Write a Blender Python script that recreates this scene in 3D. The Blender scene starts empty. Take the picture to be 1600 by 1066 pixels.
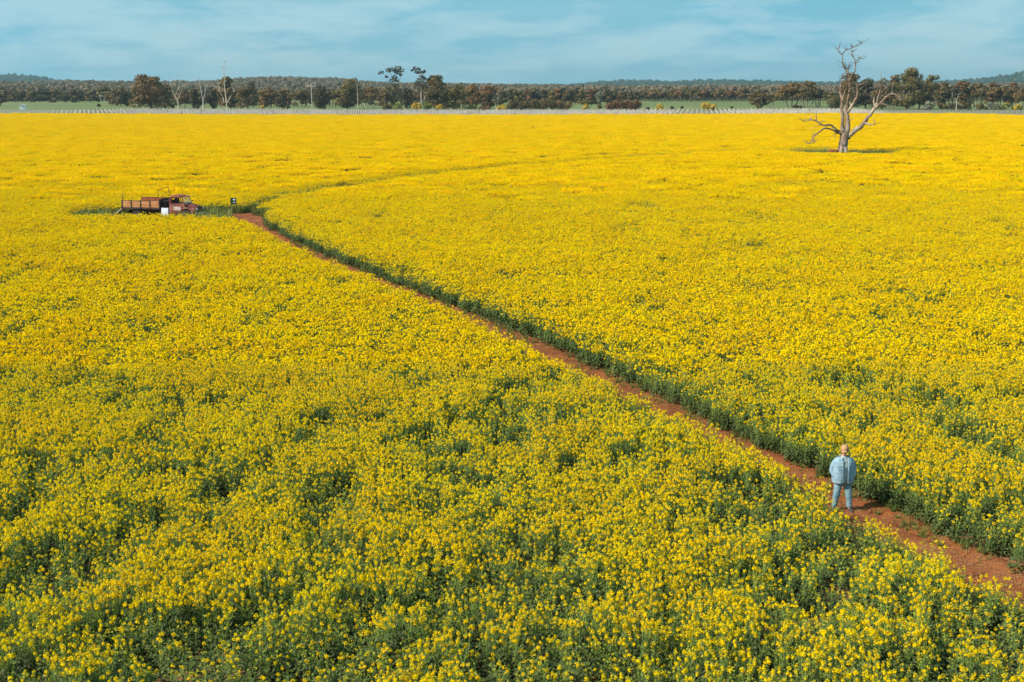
import bpy, math, random
import numpy as np
from mathutils import Vector, Matrix
R = math.radians
C = bpy.context.scene.collection
sc = bpy.context.scene
random.seed(7); rng = np.random.default_rng(11)

# ------------------------------------------------------------------ camera, sky, sun, exposure
H = 11.0; PITCH = R(11.22); F = 2000.0
cam = bpy.data.objects.new('camera', bpy.data.cameras.new('camera')); C.objects.link(cam)
cam.location = (0, 0, H); cam.rotation_euler = (math.pi/2-PITCH, 0, 0)
cam.data.sensor_width = 36; cam.data.lens = 45; cam.data.clip_end = 30000; cam.data.clip_start = .5
sc.camera = cam
cam.data.dof.use_dof = True; cam.data.dof.focus_distance = 70; cam.data.dof.aperture_fstop = 1.8
SUN_EL, SUN_AZ = R(37), R(-112)          # azimuth clockwise from +Y
sd = Vector((math.sin(SUN_AZ)*math.cos(SUN_EL), math.cos(SUN_AZ)*math.cos(SUN_EL), math.sin(SUN_EL)))
sun = bpy.data.objects.new('sun', bpy.data.lights.new('sun', 'SUN')); C.objects.link(sun)
sun.data.energy = 4.75; sun.data.angle = R(.6); sun.data.color = (1, .93, .82)
sun.rotation_euler = sd.to_track_quat('Z', 'Y').to_euler(); sun.location = (0, 0, 60)
sc.view_settings.view_transform = 'Standard'; sc.view_settings.look = 'None'
sc.view_settings.exposure = .52; sc.view_settings.gamma = 1
w = bpy.data.worlds.new("World"); sc.world = w; w.use_nodes = True
nt = w.node_tree; nt.nodes.clear(); N = nt.nodes.new; L = nt.links.new
out = N('ShaderNodeOutputWorld'); bg = N('ShaderNodeBackground'); bg.inputs[1].default_value = .096
L(bg.outputs[0], out.inputs[0])
sky = N('ShaderNodeTexSky'); sky.sky_type = 'NISHITA'; sky.sun_disc = False
sky.sun_elevation = SUN_EL; sky.sun_rotation = SUN_AZ; sky.air_density = 1.1; sky.dust_density = .6
tc = N('ShaderNodeTexCoord'); sx = N('ShaderNodeSeparateXYZ'); L(tc.outputs['Generated'], sx.inputs[0])
def math_(op, a, b=None):
    m = N('ShaderNodeMath'); m.operation = op
    for i, v in enumerate((a, b)):
        if v is None: continue
        if isinstance(v, (int, float)): m.inputs[i].default_value = v
        else: L(v, m.inputs[i])
    return m.outputs[0]
def wn(scale, detail, off, zs, rough=.55):
    mp = N('ShaderNodeMapping'); mp.inputs['Location'].default_value = (off, off*.7, off*.3); mp.inputs['Scale'].default_value = (1, 1, zs)
    n = N('ShaderNodeTexNoise'); n.inputs['Scale'].default_value = scale; n.inputs['Detail'].default_value = detail; n.inputs['Distortion'].default_value = .35
    n.inputs['Roughness'].default_value = rough; L(tc.outputs['Generated'], mp.inputs[0]); L(mp.outputs[0], n.inputs['Vector']); return n.outputs[0]
cmix = math_('ADD', math_('MULTIPLY', wn(4.6, 6, 3.1, 5.2, .58), .58), math_('MULTIPLY', wn(13, 6, 7.7, 4.6, .6), .42))
cr = N('ShaderNodeValToRGB'); L(cmix, cr.inputs[0])
e = cr.color_ramp.elements; e[0].position = .45; e[0].color = (1.2, 3.75, 5.05, 1); e[1].position = .56; e[1].color = (2.7, 4.75, 5.7, 1)
m_ = cr.color_ramp.elements.new(.50); m_.color = (1.95, 4.25, 5.4, 1)
mr = N('ShaderNodeMapRange'); L(wn(3, 3, 9.2, 4), mr.inputs[0]); mr.inputs[1].default_value = .35; mr.inputs[2].default_value = .65
mr.inputs[3].default_value = .82; mr.inputs[4].default_value = .97
mx = N('ShaderNodeMix'); mx.data_type = 'RGBA'; L(mr.outputs[0], mx.inputs[0]); L(sky.outputs[0], mx.inputs[6]); L(cr.outputs[0], mx.inputs[7])
L(mx.outputs[2], bg.inputs[0])

# ------------------------------------------------------------------ pixel <-> world helpers (photo pixels, 1600 wide)
cp, sp = math.cos(PITCH), math.sin(PITCH)
def ray(x, y):
    u = (x-800)/F; v = (y-533)/F
    return (u, cp-v*sp, -sp-v*cp)
def P(x, y, z=0.):
    d = ray(x, y); t = (z-H)/d[2]; return Vector((d[0]*t, d[1]*t, z))
def PD(x, y, Y):
    d = ray(x, y); t = Y/d[1]; return Vector((d[0]*t, Y, H+d[2]*t))
def pxx(X, Y, z=0): return 800+F*X/(Y*cp+(H-z)*sp)

# ------------------------------------------------------------------ mesh helpers
class MB:
    def __init__(s): s.v = []; s.f = []; s.m = []
    def add(s, vs, fs, mi=0):
        b = len(s.v); s.v += [tuple(v) for v in vs]; s.f += [tuple(b+i for i in f) for f in fs]; s.m += [mi]*len(fs)
    def box(s, c, d, mi=0, rot=None):
        x, y, z = d[0]/2, d[1]/2, d[2]/2
        vs = [Vector(p) for p in ((-x,-y,-z),(x,-y,-z),(x,y,-z),(-x,y,-z),(-x,-y,z),(x,-y,z),(x,y,z),(-x,y,z))]
        if rot is not None: vs = [rot @ v for v in vs]
        s.add([v+Vector(c) for v in vs], [(0,3,2,1),(4,5,6,7),(0,1,5,4),(1,2,6,5),(2,3,7,6),(3,0,4,7)], mi)
    def tube(s, pts, rad, n=6, mi=0, cap=True):
        pts = [Vector(p) for p in pts]
        if isinstance(rad, (int, float)): rad = [rad]*len(pts)
        vs = []; fs = []; up = Vector((.13, .21, .97))
        for i, p in enumerate(pts):
            d = (pts[min(i+1, len(pts)-1)]-pts[max(i-1, 0)])
            d = d.normalized() if d.length > 1e-9 else Vector((0,0,1))
            a = d.cross(up if abs(d.dot(up)) < .95 else Vector((1,0,0))).normalized(); b = d.cross(a)
            for k in range(n):
                t = 2*math.pi*k/n; vs.append(p+(a*math.cos(t)+b*math.sin(t))*rad[i])
        for i in range(len(pts)-1):
            for k in range(n):
                k2 = (k+1) % n; fs.append((i*n+k, i*n+k2, (i+1)*n+k2, (i+1)*n+k))
        if cap: fs.append(tuple(range(n))[::-1]); fs.append(tuple((len(pts)-1)*n+k for k in range(n)))
        s.add(vs, fs, mi)
    def prism(s, poly, y0, y1, mi=0, ys=None):      # polygon in xz, extruded along y;  ys(z)->scale
        n = len(poly); q = ys or (lambda z: 1)
        vs = [(x, y0*q(z), z) for x, z in poly]+[(x, y1*q(z), z) for x, z in poly]
        s.add(vs, [tuple(range(n)), tuple(range(2*n-1, n-1, -1))]+[(i, i+n, (i+1) % n+n, (i+1) % n) for i in range(n)], mi)
    def loft(s, rings, mi=0, cap=True):
        n = len(rings[0]); vs = [p for r in rings for p in r]; fs = []
        for i in range(len(rings)-1):
            for k in range(n):
                k2 = (k+1) % n; fs.append((i*n+k, i*n+k2, (i+1)*n+k2, (i+1)*n+k))
        if cap: fs.append(tuple(range(n))[::-1]); fs.append(tuple((len(rings)-1)*n+k for k in range(n)))
        s.add(vs, fs, mi)
    def lathe(s, prof, c=(0,0,0), n=20, axis='y', mi=0):   # prof: (radius, axial)
        rings = []
        for r, a in prof:
            ring = []
            for k in range(n):
                t = 2*math.pi*k/n; u, v = r*math.cos(t), r*math.sin(t)
                ring.append((c[0]+u, c[1]+a, c[2]+v) if axis == 'y' else ((c[0]+a, c[1]+u, c[2]+v) if axis == 'x' else (c[0]+u, c[1]+v, c[2]+a)))
            rings.append(ring)
        s.loft(rings, mi)
    def quads(s, centers, sizes, mi=0, normals=None, asp=1.0):
        n = len(centers)
        if n == 0: return
        centers = np.asarray(centers, float); sizes = np.broadcast_to(np.asarray(sizes, float), (n,))[:, None]
        nn = rng.normal(size=(n, 3)) if normals is None else np.asarray(normals, float)
        nn /= np.linalg.norm(nn, axis=1, keepdims=True)+1e-9
        t = np.cross(nn, rng.normal(size=(n, 3))); t /= np.linalg.norm(t, axis=1, keepdims=True)+1e-9
        b = np.cross(nn, t)*asp
        vs = np.stack([centers-t*sizes*.5, centers+b*sizes*.5, centers+t*sizes*.5, centers-b*sizes*.5], 1).reshape(-1, 3)
        b0 = len(s.v); s.v += [tuple(v) for v in vs.tolist()]
        s.f += [(b0+4*i, b0+4*i+1, b0+4*i+2, b0+4*i+3) for i in range(n)]; s.m += [mi]*n
    def mesh(s, name, mats, smooth=False):
        me = bpy.data.meshes.new(name); me.from_pydata(s.v, [], s.f)
        for m in (mats if isinstance(mats, (list, tuple)) else [mats]): me.materials.append(m)
        me.polygons.foreach_set('material_index', s.m)
        if smooth: me.polygons.foreach_set('use_smooth', [True]*len(s.f))
        me.update(); return me
    def build(s, name, mats, parent=None, smooth=False, link=True):
        o = bpy.data.objects.new(name, s.mesh(name, mats, smooth))
        if link: C.objects.link(o)
        if parent: o.parent = parent
        return o
def tag(o, label=None, cat=None, group=None, kind=None):
    if label: o['label'] = label
    if cat: o['category'] = cat
    if group: o['group'] = group
    if kind: o['kind'] = kind
    return o
def empty(name, loc, rz=0, **k):
    o = bpy.data.objects.new(name, None); C.objects.link(o); o.location = loc; o.rotation_euler = (0, 0, rz); o.empty_display_size = .3
    return tag(o, **k)
def bevel(o, wd=.01, seg=2):
    m = o.modifiers.new('b', 'BEVEL'); m.width = wd; m.segments = seg; m.limit_method = 'ANGLE'; return o

# ------------------------------------------------------------------ materials
def mat(name, col, rough=.8, col2=None, nscale=3., n2=None, col3=None, bump=0., trans=0., metal=0., spec=.3, lo=.35, hi=.65, rnd=0., coord='Object', stretch=None, detail=4):
    m = bpy.data.materials.new(name); m.use_nodes = True; t = m.node_tree; t.nodes.clear(); N = t.nodes.new; L = t.links.new
    o = N('ShaderNodeOutputMaterial'); b = N('ShaderNodeBsdfPrincipled'); b.inputs['Roughness'].default_value = rough
    b.inputs['Metallic'].default_value = metal; b.inputs['Specular IOR Level'].default_value = spec
    cs = None
    def vec():
        if coord == 'World': return N('ShaderNodeNewGeometry').outputs['Position']
        return N('ShaderNodeTexCoord').outputs['Object']
    def noise(scale, a, bb, f_lo, f_hi):
        v = vec()
        if stretch: mp = N('ShaderNodeMapping'); mp.inputs['Scale'].default_value = stretch; L(v, mp.inputs[0]); v = mp.outputs[0]
        n = N('ShaderNodeTexNoise'); n.inputs['Scale'].default_value = scale; n.inputs['Detail'].default_value = detail; L(v, n.inputs['Vector'])
        r = N('ShaderNodeMapRange'); L(n.outputs[0], r.inputs[0]); r.inputs[1].default_value = f_lo; r.inputs[2].default_value = f_hi
        x = N('ShaderNodeMix'); x.data_type = 'RGBA'; L(r.outputs[0], x.inputs[0])
        for i, c in ((6, a), (7, bb)):
            if isinstance(c, tuple): x.inputs[i].default_value = (*c, 1)
            else: L(c, x.inputs[i])
        return x.outputs[2], n.outputs[0]
    if col2: cs, nf = noise(nscale, col, col2, lo, hi)
    if col3: cs, _ = noise(n2 or nscale*.13, cs, col3, .5, .7)
    if rnd:
        oi = N('ShaderNodeObjectInfo'); hs = N('ShaderNodeHueSaturation')
        r1 = N('ShaderNodeMapRange'); L(oi.outputs['Random'], r1.inputs[0]); r1.inputs[3].default_value = 1-rnd; r1.inputs[4].default_value = 1+rnd; L(r1.outputs[0], hs.inputs['Value'])
        r2 = N('ShaderNodeMapRange'); L(oi.outputs['Random'], r2.inputs[0]); r2.inputs[3].default_value = .5+rnd*.05; r2.inputs[4].default_value = .5-rnd*.05; L(r2.outputs[0], hs.inputs['Hue'])
        if cs: L(cs, hs.inputs['Color'])
        else: hs.inputs['Color'].default_value = (*col, 1)
        cs = hs.outputs[0]
    if cs: L(cs, b.inputs['Base Color'])
    else: b.inputs['Base Color'].default_value = (*col, 1)
    if bump and col2:
        bp = N('ShaderNodeBump'); bp.inputs['Strength'].default_value = bump; bp.inputs['Distance'].default_value = .05; L(nf, bp.inputs['Height']); L(bp.outputs[0], b.inputs['Normal'])
    sh = b.outputs[0]
    if trans:
        tr = N('ShaderNodeBsdfTranslucent'); ms = N('ShaderNodeMixShader'); ms.inputs[0].default_value = trans
        if cs: L(cs, tr.inputs[0])
        else: tr.inputs[0].default_value = (*col, 1)
        L(b.outputs[0], ms.inputs[1]); L(tr.outputs[0], ms.inputs[2]); sh = ms.outputs[0]
    L(sh, o.inputs[0]); return m
M = {}
M['petal'] = mat('petal', (.91, .668, .002), 1., (.89, .585, .002), .45, trans=.35, rnd=.08, spec=.0, coord='World')
M['bud'] = mat('bud', (.42, .46, .05), .7, trans=.2, rnd=.1)
M['stem'] = mat('stem', (.16, .24, .05), .6, rnd=.1)
M['leaf'] = mat('leaf', (.070, .100, .026), .5, (.115, .145, .040), .6, trans=.22, rnd=.18, coord='World', spec=.35)
M['weed'] = mat('weed', (.12, .17, .03), .6, (.26, .24, .05), 1.2, trans=.2, rnd=.2, coord='World')
M['soil'] = mat('soil', (.26, .10, .045), .95, (.19, .07, .035), .9, col3=(.30, .15, .07), bump=.4, coord='World')
M['path'] = mat('path_soil', (.28, .070, .016), .95, (.15, .038, .010), 1.3, n2=.5, col3=(.29, .095, .030), bump=.6, coord='World', detail=8)
M['grass'] = mat('paddock_grass', (.105, .135, .035), .95, (.15, .165, .045), .012, n2=.004, col3=(.19, .18, .06), coord='World')
M['vground'] = mat('vineyard_soil', (.22, .19, .13), .95, (.17, .17, .09), .05, coord='World')
M['post'] = mat('pale_post', (.74, .69, .62), .8, (.58, .52, .46), 2.)
M['cane'] = mat('vine_cane', (.27, .20, .15), .85, (.38, .31, .25), .8)
for k, a, b in (('rust', (.24, .130, .045), (.15, .098, .038)), ('brown', (.185, .120, .046), (.125, .092, .038)), ('olive', (.14, .115, .036), (.20, .14, .045)),
                ('dark', (.065, .058, .026), (.10, .072, .032)), ('yellow', (.55, .36, .03), (.38, .28, .045)), ('pale', (.19, .20, .13), (.24, .22, .15)),
                ('lime', (.20, .22, .05), (.27, .25, .06)), ('red', (.21, .105, .042), (.14, .08, .032))):
    M[k] = mat('foliage_'+k, a, .65, b, .35, trans=.15, rnd=.15, coord='World', spec=.2)
M['wood1'] = mat('woodland_leaf', (.205, .165, .11), .85, (.23, .185, .12), .03, trans=.2, rnd=.18, coord='World', spec=.0)
M['wood2'] = mat('far_woodland_leaf', (.055, .085, .045), .8, (.08, .10, .05), .01, trans=.1, rnd=.2, coord='World', spec=.1)
M['bark'] = mat('bark', (.20, .14, .09), .9, (.10, .075, .05), 1.2, rnd=.1)
M['palebark'] = mat('pale_bark', (.58, .50, .40), .85, (.40, .33, .26), 1., rnd=.1)
M['deadwood'] = mat('dead_wood', (.34, .245, .175), .85, (.11, .070, .05), 1.9, n2=.4, col3=(.50, .42, .34), bump=.6, stretch=(1, 1, .35), detail=7)
M['twig'] = mat('twig', (.17, .15, .13), .85)

# ------------------------------------------------------------------ noise in numpy
def vnoise(x, y, seed=0):
    xi = np.floor(x).astype(np.int64); yi = np.floor(y).astype(np.int64); fx = x-xi; fy = y-yi
    fx = fx*fx*(3-2*fx); fy = fy*fy*(3-2*fy)
    def h(a, b):
        n = (a*374761393+b*668265263+seed*1442695041) & 0xffffffff
        n = ((n ^ (n >> 13))*1274126177) & 0xffffffff
        return ((n ^ (n >> 16)) & 0xffff)/65535.
    return (h(xi, yi)*(1-fx)+h(xi+1, yi)*fx)*(1-fy)+(h(xi, yi+1)*(1-fx)+h(xi+1, yi+1)*fx)*fy
def fbm(x, y, seed=0, o=4):
    s = 0; a = .5; t = 0
    for i in range(o): s = s+a*vnoise(x*2**i, y*2**i, seed+i*17); t += a; a *= .55
    return s/t
def sstep(a, b, x):
    t = np.clip((x-a)/(b-a), 0, 1); return t*t*(3-2*t)

# ------------------------------------------------------------------ terrain
r1x = [-400, 0, 75, 130, 200, 330, 400, 440, 500, 520, 600, 700, 800, 900, 1000, 1200, 1600, 2000]
r1y = [130, 129.5, 129, 127.5, 129, 128, 123.5, 121.5, 124, 123, 129.5, 131.5, 133, 135, 136, 134, 132, 132]
r2x = [-400, -100, 0, 30, 60, 85, 115, 500, 880, 915, 940, 975, 1005, 1040, 1080, 1120, 1180, 1250, 1340, 1480, 1510, 1534, 1552, 1564, 1570, 1590, 1610, 1660, 1720, 2000]
r2y = [130, 126, 123.5, 122, 122.5, 125.5, 132, 134, 137, 134, 131, 129.5, 129, 132, 129.5, 128.5, 130, 132, 133, 130, 127.5, 125.5, 123, 122, 119, 116.5, 117.5, 121, 127, 130]
def terrain(X, Y):
    X = np.asarray(X, float); Y = np.asarray(Y, float)
    r = np.hypot(X, Y); px = 800+F*X/np.maximum(Y, 1.)
    px = np.where(Y > 10, px, -400)
    y1 = np.interp(px, r1x, r1y); y2 = np.interp(px, r2x, r2y)
    z1 = np.maximum(H+(136.3-y1)*2300/F-11.5, 0); z2 = np.maximum(H+(136.3-y2)*5500/F-9, 0)
    z1 = z1*sstep(1050, 2300, r)*(1-sstep(2400, 3300, r)); z2 = z2*sstep(4300, 5500, r)*(1-sstep(5600, 7500, r))
    return z1+z2+(fbm(X/160, Y/160, 5, 3)-.5)*3*sstep(1100, 1600, r)
rad = np.concatenate([[4], np.geomspace(12, 12000, 110)]); na = 540
ang = np.linspace(0, 2*math.pi, na, endpoint=False)
X = np.outer(rad, np.sin(ang)); Y = np.outer(rad, np.cos(ang)); Z = terrain(X, Y)
mb = MB(); vs = np.stack([X, Y, Z], -1).reshape(-1, 3).tolist(); fs = []
for i in range(len(rad)-1):
    for k in range(na): k2 = (k+1) % na; fs.append((i*na+k2, i*na+k, (i+1)*na+k, (i+1)*na+k2))
fs.append(tuple(range(na))[::-1])
mb.add(vs, fs); tag(mb.build('ground', M['grass'], smooth=True), kind='structure')

# ------------------------------------------------------------------ field layout
FEDGE = [(-300, 176), (0, 176.8), (200, 177.8), (400, 179), (700, 179.2), (900, 179), (1100, 178.3), (1250, 177.2), (1440, 176.6), (1520, 177.6), (1600, 180), (1900, 186)]
def far_edge(px): return (H-1.15)/np.tan(PITCH+np.arctan((np.interp(px, [a for a, b in FEDGE], [b for a, b in FEDGE])-533)/F))
# far edge of the path (foot of the crop wall on its right), then centre line
edge_px = [(1720, 962), (1600, 902), (1470, 845), (1350, 783), (1250, 731), (1100, 660), (980, 602), (850, 541), (700, 477), (560, 424), (450, 374), (405, 349)]
PW = 2.1
ed = [P(*q) for q in edge_px]; centre = []
for i, p in enumerate(ed):
    d = (ed[min(i+1, len(ed)-1)]-ed[max(i-1, 0)]).normalized(); centre.append(p+Vector((-d.y, d.x, 0))*PW/2)
a0 = centre[0]+(centre[0]-centre[1]).normalized()*22
main_path = [a0]+centre
turn = P(385, 338); main_path.append(turn)
tree_path = [turn, P(430, 322), P(540, 301.5), P(650, 286), P(780, 271.5), P(950, 257.5), P(1130, 247), P(1290, 241)]
TREE = PD(1313, 238.5, 206.5); TREE.z = 0
TR_ANG = R(-11); TRUCK = P(254.5, 342.6)
def segdist(X, Y, pts):
    d = np.full(np.shape(X), 1e9); sgn = np.zeros(np.shape(X))
    for a, b in zip(pts[:-1], pts[1:]):
        ax, ay, bx, by = a.x, a.y, b.x, b.y; L2 = (bx-ax)**2+(by-ay)**2
        t = np.clip(((X-ax)*(bx-ax)+(Y-ay)*(by-ay))/L2, 0, 1)
        dd = np.hypot(X-ax-t*(bx-ax), Y-ay-t*(by-ay)); d = np.minimum(d, dd)
    return d
CL = []                                    # clearings: (cx, cy, rx, ry, rot)
CL.append((TRUCK.x-.1, 106.6, 7.0, 4.9, R(-2)))
q = P(362, 340); CL.append((q.x-.4, 106.6, 4.2, 7.0, R(14)))
CL.append((TREE.x+.2, 205.4, 8.0, 6.9, 0))
def clear_metric(X, Y):                      # <0 inside, in metres roughly
    m = segdist(X, Y, main_path)-PW/2
    m = np.minimum(m, segdist(X, Y, tree_path)-np.interp(X, [-30, -10, 20, 50], [.75, .6, .3, .3]))
    for cx_, cy_, a, b, r in CL:
        u = (X-cx_)*math.cos(r)+(Y-cy_)*math.sin(r); v = -(X-cx_)*math.sin(r)+(Y-cy_)*math.cos(r)
        m = np.minimum(m, (np.sqrt((u/a)**2+(v/b)**2)-1)*b)
    return m+(fbm(X*.9, Y*.9, 91, 3)-.5)*.7

# field soil sheet
mb = MB(); pts = []
xs = np.linspace(-400, 2000, 60)
for x in xs: Yf = float(far_edge(x)); pts.append(((x-800)/F*Yf*1.0, Yf, .004))
poly = [(-25, 6, .004)]+pts+[(25, 6, .004)]
mb.add(poly, [tuple(range(len(poly)))[::-1]]); tag(mb.build('field_soil', M['soil']), kind='structure')
# path sheet with uneven soil
def ribbon(pts, width, nu, step, z0, name, m, amp=.03):
    P2 = [pts[0]]
    for a, b in zip(pts[:-1], pts[1:]):
        n = max(1, int((b-a).length/step)); P2 += [a.lerp(b, (i+1)/n) for i in range(n)]
    vs = []; mb = MB()
    for i, p in enumerate(P2):
        d = (P2[min(i+2, len(P2)-1)]-P2[max(i-2, 0)]).normalized(); nrm = Vector((-d.y, d.x, 0))
        for k in range(nu+1):
            s = (k/nu-.5); q = p+nrm*s*width
            rut = -.035*math.exp(-((abs(s*width)-.62)/.16)**2)
            z = z0+.05+rut+float(fbm(np.array(q.x*2.2), np.array(q.y*2.2), 7, 4)-.5)*amp*2
            vs.append((q.x, q.y, max(z, z0) if 0 < k < nu else z0))
    fs = [(i*(nu+1)+k, i*(nu+1)+k+1, (i+1)*(nu+1)+k+1, (i+1)*(nu+1)+k) for i in range(len(P2)-1) for k in range(nu)]
    mb.add(vs, fs); return tag(mb.build(name, m, smooth=True), kind='structure')
ribbon(main_path, PW+.9, 14, .3, .008, 'path', M['path'])
ribbon(tree_path, 1.8, 4, .8, .016, 'side_path', M['path'])
mb = MB()
for cx_, cy_, a, b, r in CL[:2]:
    ring = [(cx_+math.cos(t)*a*1.02*math.cos(r)-math.sin(t)*b*1.02*math.sin(r), cy_+math.cos(t)*a*1.02*math.sin(r)+math.sin(t)*b*1.02*math.cos(r), .024+.004*len(mb.v)/48) for t in np.linspace(0, 2*math.pi, 48, endpoint=False)]
    mb.add(ring, [tuple(range(48))])
tag(mb.build('clearing_ground', M['path']), kind='structure')

# ------------------------------------------------------------------ instancing (only for uncountable plants)
def scatter(name, protos, pos, rotz, tilt, scale, idx, kind='stuff', **k):
    me = bpy.data.meshes.new(name); n = len(pos); me.vertices.add(n); me.vertices.foreach_set('co', np.asarray(pos, np.float32).ravel())
    rot = np.stack([tilt[:, 0], tilt[:, 1], rotz], 1).astype(np.float32)
    a = me.attributes.new('rot', 'FLOAT_VECTOR', 'POINT'); a.data.foreach_set('vector', rot.ravel())
    a = me.attributes.new('scl', 'FLOAT_VECTOR', 'POINT'); a.data.foreach_set('vector', np.asarray(scale, np.float32).ravel())
    a = me.attributes.new('idx', 'INT', 'POINT'); a.data.foreach_set('value', np.asarray(idx, np.int32))
    o = bpy.data.objects.new(name, me); C.objects.link(o); tag(o, kind=kind, **k)
    col = bpy.data.collections.new(name+'_kinds')
    for i, p in enumerate(protos): p.name = '%s_%03d' % (name, i); col.objects.link(p)
    g = bpy.data.node_groups.new(name, 'GeometryNodeTree')
    g.interface.new_socket('Geometry', in_out='INPUT', socket_type='NodeSocketGeometry'); g.interface.new_socket('Geometry', in_out='OUTPUT', socket_type='NodeSocketGeometry')
    N = g.nodes.new; L = g.links.new; gi = N('NodeGroupInput'); go = N('NodeGroupOutput')
    ip = N('GeometryNodeInstanceOnPoints'); ci = N('GeometryNodeCollectionInfo'); ci.inputs['Collection'].default_value = col
    ci.inputs['Separate Children'].default_value = True; ci.inputs['Reset Children'].default_value = True
    def att(nm, ty):
        q = N('GeometryNodeInputNamedAttribute'); q.data_type = ty; q.inputs['Name'].default_value = nm; return q.outputs['Attribute']
    L(gi.outputs[0], ip.inputs['Points']); L(ci.outputs[0], ip.inputs['Instance']); ip.inputs['Pick Instance'].default_value = True
    L(att('idx', 'INT'), ip.inputs['Instance Index'])
    er = N('FunctionNodeEulerToRotation'); L(att('rot', 'FLOAT_VECTOR'), er.inputs[0]); L(er.outputs[0], ip.inputs['Rotation'])
    L(att('scl', 'FLOAT_VECTOR'), ip.inputs['Scale']); L(ip.outputs[0], go.inputs[0])
    md = o.modifiers.new('scatter', 'NODES'); md.node_group = g
    return o

def disp(n): v = rng.normal(size=(n, 3)); return v/np.linalg.norm(v, axis=1, keepdims=True)
def raceme(mb, c, s, npet, size, ripe=1.):
    c = np.array(c); d = disp(npet); d[:, 2] = d[:, 2]*.9+.1
    pos = c+d*np.array([s, s, s*1.25])*rng.uniform(.75, 1.1, (npet, 1))
    nrm = d+rng.normal(size=(npet, 3))*.45+np.array([0, 0, .5])
    mb.quads(pos, rng.uniform(.8, 1.25, npet)*size, 0, nrm)
def leaf(mb, base, ang, ln, wd, droop, mi):
    b = Vector(base); d = Vector((math.cos(ang), math.sin(ang), 0)); s = Vector((-d.y, d.x, 0))
    p1 = b+d*ln*.45+Vector((0, 0, ln*.28)); p2 = b+d*ln+Vector((0, 0, ln*(.3-droop)))
    cup = Vector((0, 0, wd*.25))
    mb.add([b, p1+s*wd*.5+cup, p1-s*wd*.5+cup, p1, p2], [(0, 3, 1), (0, 2, 3), (3, 4, 1), (3, 2, 4)], mi)
def canola(green, near):
    mb = MB(); h = random.uniform(1.02, 1.28)*(.84 if green else 1)
    nb = random.randint(5, 7) if near else random.randint(4, 6)
    mb.tube([(0, 0, 0), (random.uniform(-.03, .03), random.uniform(-.03, .03), h*.62)], [.010, .006], 3, 2, False)
    for i in range(nb):
        a = 6.283*i/nb+random.uniform(-.5, .5); r = random.uniform(.06, .20)*(0.3 if i == 0 else 1)
        top = h*random.uniform(.72, 1.0); b0 = h*random.uniform(.35, .6)
        p = (math.cos(a)*r, math.sin(a)*r, top); mb.tube([(0, 0, b0), (p[0]*.7, p[1]*.7, b0+(top-b0)*.45), p], [.006, .005, .003], 3, 2, False)
        if near:
            pp = disp(7)*np.array([.035, .035, .02])+np.array(p)-np.array([0, 0, .09]); mb.quads(pp-np.array([0, 0, 1])*rng.uniform(0, .10, (7, 1)), .028, 1, asp=.4)
        if green and random.random() < .6:
            mb.quads(np.array(p)+disp(5)*.02, .03, 1)
            if random.random() < .5: raceme(mb, p, .026, 5, .026)
            continue
        if near: raceme(mb, p, random.uniform(.026, .042), 24, .027); mb.quads(np.array(p)+np.array([0, 0, .045])+disp(4)*.012, .02, 1)
        else: raceme(mb, p, random.uniform(.034, .052), 8, .052)
    nl = (36 if green else 26) if near else (18 if green else 12)
    for i in range(nl):
        z = h*random.uniform(.08, .80)*(1 if i % 3 else .6); s = (1-.55*z/h)
        a = random.uniform(0, 6.283); r = random.uniform(0, .12)
        leaf(mb, (math.cos(a)*r, math.sin(a)*r, z), a+random.uniform(-.6, .6), random.uniform(.12, .22)*s*(1 if near else 1.25), random.uniform(.07, .12)*s*(1 if near else 1.3), random.uniform(-.1, .5), 3)
    return mb.build('canola', [M['petal'], M['bud'], M['stem'], M['leaf']], link=False)
near_p = [canola(False, True) for i in range(12)]+[canola(True, True) for i in range(6)]
mid_p = [canola(False, False) for i in range(10)]+[canola(True, False) for i in range(5)]
def tile(green):
    mb = MB(); n = 170; S = 2.6
    for i in range(n):
        x, y = random.uniform(-S/2, S/2), random.uniform(-S/2, S/2); h = random.uniform(1.0, 1.25)*(.85 if green else 1)
        k = 0 if (green and random.random() < .75) else 3
        for j in range(k):
            mb.quads(np.array([x+random.uniform(-.14, .14), y+random.uniform(-.14, .14), h*random.uniform(.88, 1)])+disp(3)*.045, .10, 0, disp(3)+np.array([0, 0, .6]))
        for j in range(3 if green else 1): mb.quads([(x+random.uniform(-.15, .15), y+random.uniform(-.15, .15), h*random.uniform(.45, .86))], .22, 3)
    return mb.build('canola', [M['petal'], M['bud'], M['stem'], M['leaf']], link=False)
tile_p = [tile(False) for i in range(5)]+[tile(True) for i in range(3)]

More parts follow.
